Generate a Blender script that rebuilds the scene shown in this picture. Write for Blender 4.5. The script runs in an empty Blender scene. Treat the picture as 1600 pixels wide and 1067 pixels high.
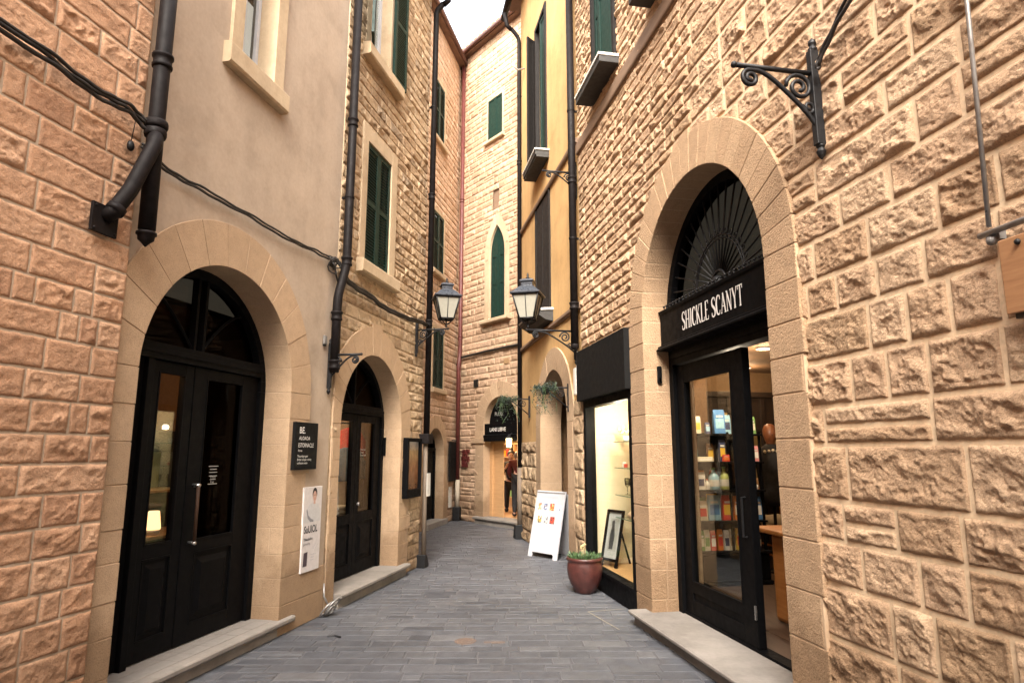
import bpy, bmesh, math, random
import numpy as np
from mathutils import Vector, Matrix

R = random.Random(7)
sc = bpy.context.scene
col = sc.collection
PI = math.pi
SKY, SUN = 1.16, 3.3

# ------------------------------------------------------------------ frames
class Frame:
    """a wall's own axes: u along the wall, z up, n out of the wall"""
    def __init__(s, o, d, n, rd=1):
        s.o = np.array(o, float); s.d = np.array(d, float); s.n = np.array(n, float); s.rd = rd
    def P(s, u, z, n):
        u = np.asarray(u, float); z = np.asarray(z, float); n = np.asarray(n, float)
        u, z, n = np.broadcast_arrays(u, z, n)
        r = s.o + u[..., None]*s.d + n[..., None]*s.n
        r[..., 2] += z
        return r
    def p(s, u, z, n=0.0):
        return tuple(float(v) for v in s.P(u, z, n))

LF = Frame((-3.225, .699, 0), (.2119, .9773, 0), (.9773, -.2119, 0), 1)      # left row of houses
RF = Frame((2.429, .45, 0), (-.1822, .9833, 0), (-.9833, -.1822, 0), -1)     # right row
BF = Frame((-4.472, .926, 0), (.2026, .9793, 0), (.9793, -.2026, 0), 1)      # set-back house on the left
EF = Frame((6.882, 5.425, 0), (-.6191, .7853, 0), (-.7853, -.6191, 0), -1)   # house closing the street
WF = Frame((0, 0, 0), (1, 0, 0), (0, -1, 0), 1)                              # plain world axes

def local_frame(loc, ang):
    c, s_ = math.cos(ang), math.sin(ang)
    return Frame(loc, (c, s_, 0), (s_, -c, 0), 1)

# ------------------------------------------------------------------ noise (numpy)
def _hash(ix, iy, seed):
    h = (ix.astype(np.int64)*374761393 + iy.astype(np.int64)*668265263 + seed*982451653) & 0x7fffffff
    h = ((h ^ (h >> 13))*1274126177) & 0x7fffffff
    h = h ^ (h >> 16)
    return (h & 0xffff)/65535.0
def vnoise(x, y, seed=0):
    x = np.asarray(x, float); y = np.asarray(y, float)
    ix = np.floor(x); iy = np.floor(y); fx = x-ix; fy = y-iy
    fx = fx*fx*fx*(fx*(fx*6-15)+10); fy = fy*fy*fy*(fy*(fy*6-15)+10)
    a = _hash(ix, iy, seed); b = _hash(ix+1, iy, seed); c = _hash(ix, iy+1, seed); d = _hash(ix+1, iy+1, seed)
    return (a*(1-fx)+b*fx)*(1-fy) + (c*(1-fx)+d*fx)*fy - .5
def fbm(x, y, seed=0, oct=4, gain=.5):
    t = 0; a = 1.
    for k in range(oct):
        t = t + a*vnoise(x, y, seed+k*17); a *= gain; x = x*2.03+3.1; y = y*2.03+1.7
    return t
def ridged(x, y, seed=0, oct=4, gain=.5):
    t = 0; a = 1.
    for k in range(oct):
        t = t + a*(.5-np.abs(vnoise(x, y, seed+k*31))*2); a *= gain; x = x*2.1+5.3; y = y*2.1+2.9
    return t
def sstep(a, b, x):
    t = np.clip((x-a)/(b-a), 0, 1); return t*t*(3-2*t)

# ------------------------------------------------------------------ mesh builder
class MB:
    def __init__(s):
        s.v = []; s.f = []; s.t = []; s.n = 0; s.tint = (.5, 1., 0.)
    def add(s, vs, fs, tint=None):
        vs = np.asarray(vs, float).reshape(-1, 3)
        s.v.append(vs)
        t = np.asarray(s.tint if tint is None else tint, float)
        s.t.append(np.broadcast_to(t, (len(vs), 3)).copy() if t.ndim == 1 else t)
        if isinstance(fs, np.ndarray): s.f.append((fs+s.n))
        else:
            for f in fs: s.f.append([i+s.n for i in f])
        s.n += len(vs); return s
    def box(s, F, u0, u1, z0, z1, n0, n1):
        vs = [F.p(u, z, n) for n in (n0, n1) for z in (z0, z1) for u in (u0, u1)]
        return s.add(vs, [(0,1,3,2), (4,6,7,5), (0,4,5,1), (2,3,7,6), (0,2,6,4), (1,5,7,3)])
    def prism(s, F, pts, n0, n1):
        k = len(pts)
        vs = [F.p(u, z, n0) for u, z in pts]+[F.p(u, z, n1) for u, z in pts]
        fs = [tuple(range(k)), tuple(range(2*k-1, k-1, -1))]+[(i, (i+1) % k, k+(i+1) % k, k+i) for i in range(k)]
        return s.add(vs, fs)
    def prof(s, F, pts, u0, u1):
        """profile in (n, z) run along u"""
        k = len(pts)
        vs = [F.p(u0, z, n) for n, z in pts]+[F.p(u1, z, n) for n, z in pts]
        fs = [tuple(range(k)), tuple(range(2*k-1, k-1, -1))]+[(i, (i+1) % k, k+(i+1) % k, k+i) for i in range(k)]
        return s.add(vs, fs)
    def quad(s, a, b, c, d): return s.add([a, b, c, d], [(0, 1, 2, 3)])
    def tube(s, pts, r, seg=8, closed=False):
        pts = [Vector(p) for p in pts]; k = len(pts)
        rs = r if hasattr(r, '__len__') else [r]*k
        vs = []; up = None
        for i, p in enumerate(pts):
            a = pts[i-1] if i else (pts[-1] if closed else pts[0]); b = pts[i+1] if i < k-1 else (pts[0] if closed else pts[-1])
            t = (b-a).normalized()
            if up is None:
                up = Vector((0, 0, 1)) if abs(t.z) < .9 else Vector((1, 0, 0))
            x = up.cross(t)
            if x.length < 1e-5: x = Vector((1, 0, 0)).cross(t)
            x.normalize(); y = t.cross(x); up = y
            up = y.copy() if abs(t.dot(y)) < .9 else up
            for j in range(seg):
                an = 2*PI*j/seg
                vs.append(tuple(p+rs[i]*(math.cos(an)*x+math.sin(an)*y)))
            up = y
        fs = []
        for i in range(k if closed else k-1):
            q = (i+1) % k
            for j in range(seg):
                j2 = (j+1) % seg
                fs.append((i*seg+j, i*seg+j2, q*seg+j2, q*seg+j))
        if not closed:
            fs.append(tuple(range(seg))[::-1]); fs.append(tuple(range((k-1)*seg, k*seg)))
        return s.add(vs, fs)
    def lathe(s, c, prof, seg=20, sx=1., sy=1., rot=0.):
        vs = []; k = len(prof)
        for r, z in prof:
            for j in range(seg):
                a = 2*PI*j/seg+rot
                vs.append((c[0]+r*sx*math.cos(a), c[1]+r*sy*math.sin(a), c[2]+z))
        fs = [(i*seg+j, i*seg+(j+1) % seg, (i+1)*seg+(j+1) % seg, (i+1)*seg+j) for i in range(k-1) for j in range(seg)]
        fs.append(tuple(range(seg))[::-1]); fs.append(tuple(range((k-1)*seg, k*seg)))
        return s.add(vs, fs)
    def ball(s, c, r, seg=12, sq=(1, 1, 1)):
        prof = [(max(1e-4, math.sin(PI*i/8)), -math.cos(PI*i/8)) for i in range(9)]
        vs = []
        for pr, pz in prof:
            for j in range(seg):
                a = 2*PI*j/seg
                vs.append((c[0]+r*sq[0]*pr*math.cos(a), c[1]+r*sq[1]*pr*math.sin(a), c[2]+r*sq[2]*pz))
        fs = [(i*seg+j, i*seg+(j+1) % seg, (i+1)*seg+(j+1) % seg, (i+1)*seg+j) for i in range(8) for j in range(seg)]
        return s.add(vs, fs)
    def build(s, name, mat, parent=None, bevel=0., smooth=False, label=None, recalc=True):
        me = bpy.data.meshes.new(name)
        v = np.concatenate(s.v) if s.v else np.zeros((0, 3))
        t = np.concatenate(s.t)
        ob = bpy.data.objects.new(name, me); col.objects.link(ob)
        if parent is None:
            lo = v.min(0); hi = v.max(0)
            org = np.array([(lo[0]+hi[0])/2, (lo[1]+hi[1])/2, lo[2]])
            ob.location = org; ORG[ob.name] = org
        else:
            org = ORG[parent.name]; ORG[ob.name] = org; ob.parent = parent
        v = v-org
        lv = []; ls = []; n = 0
        for f in s.f:
            if isinstance(f, np.ndarray):
                lv.append(f.reshape(-1)); k = f.shape[1]
                ls.append(np.arange(len(f))*k+n); n += f.size
            else:
                lv.append(np.array(f)); ls.append(np.array([n])); n += len(f)
        lv = np.concatenate(lv).astype(np.int32); ls = np.concatenate(ls).astype(np.int32)
        me.vertices.add(len(v)); me.vertices.foreach_set('co', v.astype(np.float32).reshape(-1))
        me.loops.add(len(lv)); me.loops.foreach_set('vertex_index', lv)
        me.polygons.add(len(ls)); me.polygons.foreach_set('loop_start', ls)
        me.update(calc_edges=True)
        at = me.attributes.new('tint', 'FLOAT_COLOR', 'POINT')
        at.data.foreach_set('color', np.concatenate([t, np.ones((len(t), 1))], 1).astype(np.float32).reshape(-1))
        if recalc and len(v) < 60000:
            bm = bmesh.new(); bm.from_mesh(me); bmesh.ops.recalc_face_normals(bm, faces=bm.faces); bm.to_mesh(me); bm.free()
        me.polygons.foreach_set('use_smooth', np.full(len(me.polygons), bool(smooth)))
        me.materials.append(mat)
        if bevel:
            m = ob.modifiers.new('edge', 'BEVEL'); m.width = bevel; m.segments = 2; m.limit_method = 'ANGLE'; m.angle_limit = .6
        if label: ob['label'] = label
        return ob
ORG = {}

def thing(name, label, cat, loc=(0, 0, 0), group=None):
    o = bpy.data.objects.new(name, None); col.objects.link(o); o.empty_display_size = .2
    o.location = loc; ORG[o.name] = np.array(loc, float)
    o['label'] = label; o['category'] = cat
    if group: o['group'] = group
    return o
def tag(o, label, cat, group=None):
    o['label'] = label; o['category'] = cat
    if group: o['group'] = group
    return o
def struct(o): o['kind'] = 'structure'; return o

# ------------------------------------------------------------------ materials
def new_mat(name):
    m = bpy.data.materials.new(name); m.use_nodes = True; nt = m.node_tree
    b = nt.nodes['Principled BSDF']; return m, nt, b
def nd(nt, t, **k):
    n = nt.nodes.new(t)
    for a, v in k.items(): setattr(n, a, v)
    return n
def rgb(c): return (c[0], c[1], c[2], 1.)
def mix(nt, a, b, fac, mode='MIX'):
    m = nd(nt, 'ShaderNodeMix', data_type='RGBA', blend_type=mode)
    for i, x in ((0, fac), (6, a), (7, b)):
        if isinstance(x, bpy.types.NodeSocket): nt.links.new(x, m.inputs[i])
        else: m.inputs[i].default_value = x if i == 0 else rgb(x)
    return m.outputs[2]
def noise(nt, scale, detail=4, rough=.55, vec=None):
    n = nd(nt, 'ShaderNodeTexNoise'); n.inputs['Scale'].default_value = scale; n.inputs['Detail'].default_value = detail
    n.inputs['Roughness'].default_value = rough
    if vec is None:
        g = nd(nt, 'ShaderNodeNewGeometry'); vec = g.outputs['Position']
    nt.links.new(vec, n.inputs['Vector']); return n.outputs['Fac']
def ramp(nt, fac, stops):
    r = nd(nt, 'ShaderNodeValToRGB'); e = r.color_ramp.elements
    while len(e) < len(stops): e.new(.5)
    for i, (p, c) in enumerate(stops): e[i].position = p; e[i].color = rgb(c) if hasattr(c, '__len__') else (c, c, c, 1)
    nt.links.new(fac, r.inputs['Fac']); return r.outputs['Color']
def bump(nt, b, h, strength=.3, dist=.01, prev=None):
    n = nd(nt, 'ShaderNodeBump'); n.inputs['Strength'].default_value = strength; n.inputs['Distance'].default_value = dist
    nt.links.new(h, n.inputs['Height'])
    if prev: nt.links.new(prev, n.inputs['Normal'])
    nt.links.new(n.outputs['Normal'], b.inputs['Normal']); return n.outputs['Normal']

def stone_mat(name, cols, mortar, mott=.35, bstr=.5, bscale=70, odd=(.30, .25, .21), stain=.25, pit=.72):
    m, nt, b = new_mat(name)
    a = nd(nt, 'ShaderNodeAttribute', attribute_name='tint'); sp = nd(nt, 'ShaderNodeSeparateColor'); nt.links.new(a.outputs['Color'], sp.inputs[0])
    k = len(cols)
    c = ramp(nt, sp.outputs[0], [(i/(k-1), cols[i]) for i in range(k)])
    c = mix(nt, c, odd, sp.outputs[2])
    mt = ramp(nt, noise(nt, 14, 5, .62), [(.3, 1-mott), (.52, 1.), (.72, 1+mott*.45)])
    c = mix(nt, c, mt, 1., 'MULTIPLY')
    sp2 = ramp(nt, noise(nt, 120, 3, .6), [(.36, pit), (.46, 1.), (.65, 1.08)])
    c = mix(nt, c, sp2, .7, 'MULTIPLY')
    mo = mix(nt, mortar, ramp(nt, noise(nt, 40, 3), [(.3, .86), (.7, 1.08)]), 1., 'MULTIPLY')
    c = mix(nt, mo, c, sp.outputs[1])
    st = ramp(nt, noise(nt, .9, 4, .6), [(.32, 1-stain), (.55, 1.)])
    c = mix(nt, c, st, 1., 'MULTIPLY')
    gp = nd(nt, 'ShaderNodeNewGeometry'); sz = nd(nt, 'ShaderNodeSeparateXYZ'); nt.links.new(gp.outputs['Position'], sz.inputs[0])
    ad = nd(nt, 'ShaderNodeMath', operation='MULTIPLY_ADD'); nt.links.new(noise(nt, 5, 5, .65), ad.inputs[0]); ad.inputs[1].default_value = -.9; nt.links.new(sz.outputs[2], ad.inputs[2])
    c = mix(nt, c, ramp(nt, ad.outputs[0], [(0., (.66, .63, .60)), (.32, (1, 1, 1))]), 1., 'MULTIPLY')
    nt.links.new(c, b.inputs['Base Color']); b.inputs['Roughness'].default_value = .9
    b.inputs['Specular IOR Level'].default_value = .25
    p = bump(nt, b, noise(nt, bscale, 8, .68), bstr, .02)
    bn = p.node
    mm = nd(nt, 'ShaderNodeMath', operation='MULTIPLY_ADD'); nt.links.new(sp.outputs[1], mm.inputs[0]); mm.inputs[1].default_value = bstr*.85; mm.inputs[2].default_value = bstr*.15; nt.links.new(mm.outputs[0], bn.inputs['Strength'])
    v = nd(nt, 'ShaderNodeTexVoronoi'); v.inputs['Scale'].default_value = bscale*.55
    g = nd(nt, 'ShaderNodeNewGeometry'); nt.links.new(g.outputs['Position'], v.inputs['Vector'])
    pr = ramp(nt, v.outputs['Distance'], [(.05, 0.), (.3, 1.)])
    p2 = bump(nt, b, pr, bstr*.5, .006, p); m2 = nd(nt, 'ShaderNodeMath', operation='MULTIPLY'); nt.links.new(sp.outputs[1], m2.inputs[0]); m2.inputs[1].default_value = bstr*.5; nt.links.new(m2.outputs[0], p2.node.inputs['Strength'])
    return m
def plaster_mat(name, c0, c1, bstr=.15, streak=.12):
    m, nt, b = new_mat(name)
    c = mix(nt, c0, c1, ramp(nt, noise(nt, 1.3, 6, .65), [(.35, 0.), (.68, 1.)]))
    c = mix(nt, c, ramp(nt, noise(nt, 30, 4), [(.3, .94), (.7, 1.04)]), 1., 'MULTIPLY')
    c = mix(nt, c, ramp(nt, noise(nt, 2.6, 8, .7), [(.30, .86), (.48, 1.), (.7, 1.03)]), 1., 'MULTIPLY')
    mp = nd(nt, 'ShaderNodeMapping'); mp.inputs['Scale'].default_value = (3.5, 3.5, .25)
    g = nd(nt, 'ShaderNodeNewGeometry'); nt.links.new(g.outputs['Position'], mp.inputs['Vector'])
    c = mix(nt, c, ramp(nt, noise(nt, 1.2, 5, .6, mp.outputs[0]), [(.35, 1-streak), (.55, 1.)]), 1., 'MULTIPLY')
    nt.links.new(c, b.inputs['Base Color']); b.inputs['Roughness'].default_value = .88; b.inputs['Specular IOR Level'].default_value = .2
    p = bump(nt, b, noise(nt, 160, 5, .6), bstr, .004)
    bump(nt, b, noise(nt, 7, 4, .5), bstr*.8, .02, p)
    return m
def paint(name, c, rough=.4, var=.12, metal=0., bstr=.05, scale=25, spec=.5):
    m, nt, b = new_mat(name)
    cc = mix(nt, c, ramp(nt, noise(nt, scale, 5, .6), [(.3, 1-var), (.7, 1+var)]), 1., 'MULTIPLY')
    nt.links.new(cc, b.inputs['Base Color']); b.inputs['Metallic'].default_value = metal; b.inputs['Specular IOR Level'].default_value = spec
    rr = ramp(nt, noise(nt, scale*.6, 4), [(.3, max(0, rough-.08)), (.7, min(1, rough+.1))]); nt.links.new(rr, b.inputs['Roughness'])
    if bstr: bump(nt, b, noise(nt, scale*3, 4), bstr, .004)
    return m
def wood(name, c0, c1, rough=.5, axis=(1.5, 1.5, 14)):
    m, nt, b = new_mat(name)
    mp = nd(nt, 'ShaderNodeMapping'); mp.inputs['Scale'].default_value = axis
    g = nd(nt, 'ShaderNodeNewGeometry'); nt.links.new(g.outputs['Position'], mp.inputs['Vector'])
    f = noise(nt, 3, 6, .6, mp.outputs[0])
    nt.links.new(mix(nt, c0, c1, ramp(nt, f, [(.3, 0.), (.7, 1.)])), b.inputs['Base Color']); b.inputs['Roughness'].default_value = rough
    bump(nt, b, f, .15, .004); return m
def pic_mat(name, cols):
    m, nt, b = new_mat(name); v = nd(nt, 'ShaderNodeTexVoronoi'); v.inputs['Scale'].default_value = 42
    g = nd(nt, 'ShaderNodeNewGeometry'); nt.links.new(g.outputs['Position'], v.inputs['Vector'])
    sp = nd(nt, 'ShaderNodeSeparateColor'); nt.links.new(v.outputs['Color'], sp.inputs[0])
    r = nd(nt, 'ShaderNodeValToRGB'); r.color_ramp.interpolation = 'CONSTANT'; e = r.color_ramp.elements
    while len(e) < len(cols): e.new(.5)
    for i, c in enumerate(cols): e[i].position = i/len(cols); e[i].color = rgb(c)
    nt.links.new(sp.outputs[0], r.inputs['Fac']); nt.links.new(r.outputs[0], b.inputs['Base Color']); b.inputs['Roughness'].default_value = .4
    return m
def emit(name, c, s):
    m, nt, b = new_mat(name)
    b.inputs['Base Color'].default_value = rgb(c); b.inputs['Emission Color'].default_value = rgb(c); b.inputs['Emission Strength'].default_value = s
    return m
def glass(name, tintc=(.9, .92, .9), refl=1.0, ior=1.5, rough=.02):
    m, nt, b = new_mat(name); nt.nodes.remove(b)
    t = nd(nt, 'ShaderNodeBsdfTransparent'); t.inputs[0].default_value = rgb(tintc)
    g = nd(nt, 'ShaderNodeBsdfGlossy'); g.inputs['Roughness'].default_value = rough
    fr = nd(nt, 'ShaderNodeFresnel'); fr.inputs['IOR'].default_value = ior
    ml = nd(nt, 'ShaderNodeMath', operation='MULTIPLY'); ml.inputs[1].default_value = refl; nt.links.new(fr.outputs[0], ml.inputs[0])
    nz = nd(nt, 'ShaderNodeBump'); nz.inputs['Strength'].default_value = .012; nz.inputs['Distance'].default_value = .02
    nt.links.new(noise(nt, 2.5, 2), nz.inputs['Height']); nt.links.new(nz.outputs[0], g.inputs['Normal'])
    mx = nd(nt, 'ShaderNodeMixShader'); nt.links.new(ml.outputs[0], mx.inputs[0]); nt.links.new(t.outputs[0], mx.inputs[1]); nt.links.new(g.outputs[0], mx.inputs[2])
    nt.links.new(mx.outputs[0], nt.nodes['Material Output'].inputs[0]); return m

M = {}
M['stone_right'] = stone_mat('stone_right', [(0.424, 0.277, 0.167), (0.483, 0.323, 0.202), (0.520, 0.349, 0.223), (0.573, 0.402, 0.261)], (0.742, 0.567, 0.377), .24, .8, 70, (.40,.27,.16), .12, .62)
M['stone_left'] = stone_mat('stone_left', [(0.330, 0.226, 0.136), (0.420, 0.297, 0.185), (0.470, 0.342, 0.214), (0.530, 0.393, 0.258)], (0.480, 0.362, 0.238), .36, .65, 60, (.30,.23,.16), .2)
M['stone_far'] = stone_mat('stone_far', [(0.395, 0.264, 0.168), (0.449, 0.307, 0.201), (0.493, 0.338, 0.226), (0.548, 0.381, 0.262)], (0.503, 0.354, 0.240), .30, .6, 45, (.36,.27,.18), .15)
M['brick'] = stone_mat('brick', [(0.425, 0.240, 0.146), (0.484, 0.280, 0.168), (0.530, 0.312, 0.189), (0.578, 0.357, 0.225)], (0.481, 0.376, 0.276), .26, .55, 75, (.26,.19,.14), .15)
M['ashlar'] = stone_mat('ashlar', [(0.417, 0.290, 0.183), (0.441, 0.308, 0.195), (0.466, 0.326, 0.208), (0.495, 0.354, 0.230)], (0.456, 0.330, 0.221), .10, .35, 110, (.4,.3,.2), .12)
M['ashlar_right'] = stone_mat('ashlar_right', [(0.383, 0.255, 0.153), (0.405, 0.271, 0.164), (0.426, 0.287, 0.175), (0.448, 0.308, 0.189)], (0.487, 0.348, 0.226), .14, .8, 65, (.4,.3,.2), .1)  # darker copy of ashlar: the right arch's shade is put into this colour
M['plaster'] = plaster_mat('plaster', (.40,.315,.238), (.44,.35,.268), .16, .06)
M['yellow'] = plaster_mat('yellow', (.50,.315,.14), (.55,.355,.165), .16, .10)
M['black'] = paint('black_paint', (.0035,.0035,.004), .55, .25, spec=.06)
M['black_matt'] = paint('black_matt', (.006,.006,.006), .7, .2, spec=.15)
M['iron'] = paint('iron', (.008,.008,.009), .5, .35, 0., .2, 60, .3)
M['pipe'] = paint('pipe_metal', (.009,.007,.007), .58, .4, 0., .1, 20, .12)
M['pipe_red'] = paint('pipe_red', (.10,.022,.018), .5, .3)
M['cable'] = paint('cable', (.018,.015,.013), .6, .3)
M['green'] = paint('green_shutter', (.006,.024,.018), .55, .25, spec=.25)
M['dark_shutter'] = paint('dark_shutter', (.014,.012,.011), .65, .25, spec=.15)
M['slate'] = paint('sill_dark', (.03,.028,.026), .7, .25)
M['sill'] = plaster_mat('sill_stone', (.45,.34,.22), (.52,.41,.28), .2)
M['step'] = plaster_mat('step_stone', (.20,.18,.16), (.27,.245,.22), .25)
M['white'] = paint('white_paint', (.44,.445,.465), .45, .06)
M['offwhite'] = paint('offwhite', (.62,.60,.55), .6, .08)
M['grey'] = paint('grey_plastic', (.16,.15,.14), .5, .15)
M['conduit'] = paint('conduit', (.30,.29,.28), .35, .2, .6)
M['glass'] = glass('glass', (.93,.94,.91), .18)
M['glass_dark'] = glass('glass_dark', (.10,.09,.075), .09)
M['glass_tint'] = glass('glass_tint', (.55,.52,.46), .3)
M['glass_clear'] = glass('glass_clear', (.93,.97,.95), .5)
M['lamp_glass'] = paint('lamp_glass', (.27,.26,.215), .35, .06)
M['dark'] = paint('dark_void', (.010,.009,.008), .9, .1)
M['brown_wall'] = paint('brown_wall', (.30,.14,.07), .8, .15)
M['cream_wall'] = paint('cream_wall', (.78,.66,.49), .7, .03)
M['shop_wall'] = paint('shop_wall', (.17,.105,.055), .8, .1)
M['shop_ceiling'] = paint('shop_ceiling', (.15,.09,.05), .8, .06)
M['wood_floor'] = wood('wood_floor', (.055,.032,.02), (.10,.06,.038), .45, (8, 1.2, 1))
M['wood_orange'] = wood('wood_orange', (.36,.13,.03), (.46,.19,.055), .4)
M['wood_dark'] = wood('wood_dark', (.014,.009,.007), (.026,.016,.011), .45)
M['wood_sign'] = wood('wood_sign', (.27,.13,.06), (.36,.19,.09), .5, (2, 2, 20))
M['wood_light'] = wood('wood_light', (.42,.24,.11), (.52,.31,.15), .45)
M['terracotta'] = paint('terracotta', (.058,.018,.015), .36, .4, 0., .06, 18)
M['soil'] = paint('soil', (.03,.022,.015), .95, .4)
M['beam'] = wood('beam', (.16,.10,.065), (.22,.145,.095), .7)
M['roof'] = paint('roof_tile', (.30,.14,.08), .8, .35)
M['soffit'] = wood('soffit', (.10,.055,.035), (.16,.09,.06), .7)
M['gutter'] = paint('gutter', (.13,.07,.06), .4, .2, .3)
M['red'] = paint('red_plaque', (.10,.015,.012), .6, .6, 0., .2, 40)
M['steel'] = paint('steel', (.45,.44,.42), .25, .1, .9)
M['text_white'] = paint('text_white', (.80,.78,.74), .5, .02)
M['text_dim'] = paint('text_dim', (.36,.35,.33), .6, .02)
M['text_dark'] = paint('text_dark', (.03,.03,.035), .6, .02)
M['text_grey'] = paint('text_grey', (.36,.36,.42), .6, .02)
M['leaf'] = paint('leaf', (.045,.085,.030), .5, .5, 0., 0, 30)
M['leaf_grey'] = paint('leaf_grey', (.026,.042,.030), .55, .5, 0., 0, 30)
M['skin'] = paint('skin', (.52,.33,.25), .55, .06)
M['hair'] = paint('hair', (.014,.010,.009), .5, .3)
M['maroon'] = paint('maroon_cloth', (.085,.014,.016), .85, .25)
M['cloth_black'] = paint('cloth_black', (.012,.012,.014), .85, .25)
M['cloth_cream'] = paint('cloth_cream', (.55,.48,.36), .9, .1)
M['denim'] = paint('denim', (.07,.12,.20), .85, .25)
M['cloth_red'] = paint('cloth_red', (.42,.03,.025), .85, .15)
M['wicker'] = paint('wicker', (.32,.20,.10), .8, .4, 0., .4, 50)
def flat(name, c, rough=.55): 
    if name not in M: M[name] = paint(name, c, rough, .08)
    return M[name]

# ground paver material
m, nt, b = new_mat('paver')
a = nd(nt, 'ShaderNodeAttribute', attribute_name='tint'); sp = nd(nt, 'ShaderNodeSeparateColor'); nt.links.new(a.outputs['Color'], sp.inputs[0])
c = ramp(nt, sp.outputs[0], [(0, (.050,.054,.064)), (.25, (.068,.072,.083)), (.7, (.078,.082,.093)), (1, (.102,.104,.112))])
c = mix(nt, c, ramp(nt, noise(nt, 9, 6, .65), [(.3, .74), (.55, 1.), (.75, 1.14)]), 1., 'MULTIPLY')
c = mix(nt, c, ramp(nt, noise(nt, .8, 5, .65), [(.33, .74), (.5, 1.), (.66, 1.16)]), 1., 'MULTIPLY')
c = mix(nt, c, (.16, .13, .11), ramp(nt, noise(nt, 3.1, 6, .7), [(.60, 0.), (.74, .35)]))
c = mix(nt, c, ramp(nt, noise(nt, 160, 3, .6), [(.3, .85), (.7, 1.1)]), 1., 'MULTIPLY')
nt.links.new(c, b.inputs['Base Color'])
nt.links.new(ramp(nt, noise(nt, 5, 5), [(.3, .48), (.7, .72)]), b.inputs['Roughness'])
p = bump(nt, b, noise(nt, 18, 6, .6), .35, .012); bump(nt, b, noise(nt, 140, 5, .65), .25, .004, p)
M['paver'] = m
M['joint'] = plaster_mat('joint', (.088,.088,.093), (.12,.12,.125), .4)

# ------------------------------------------------------------------ wall builders
def arch_in(u, z, c, zc, r):
    return ((np.abs(u-c) < r) & (z < zc)) | ((u-c)**2+(z-zc)**2 < r*r)
def rect_in(u, z, u0, u1, z0, z1): return (u > u0) & (u < u1) & (z > z0) & (z < z1)

def grid_faces(nu, nz):
    i = np.arange(nu-1)[:, None]; j = np.arange(nz-1)[None, :]
    a = i*nz+j
    return np.stack([a, a+nz, a+nz+1, a+1], -1).reshape(-1, 4)

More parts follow.
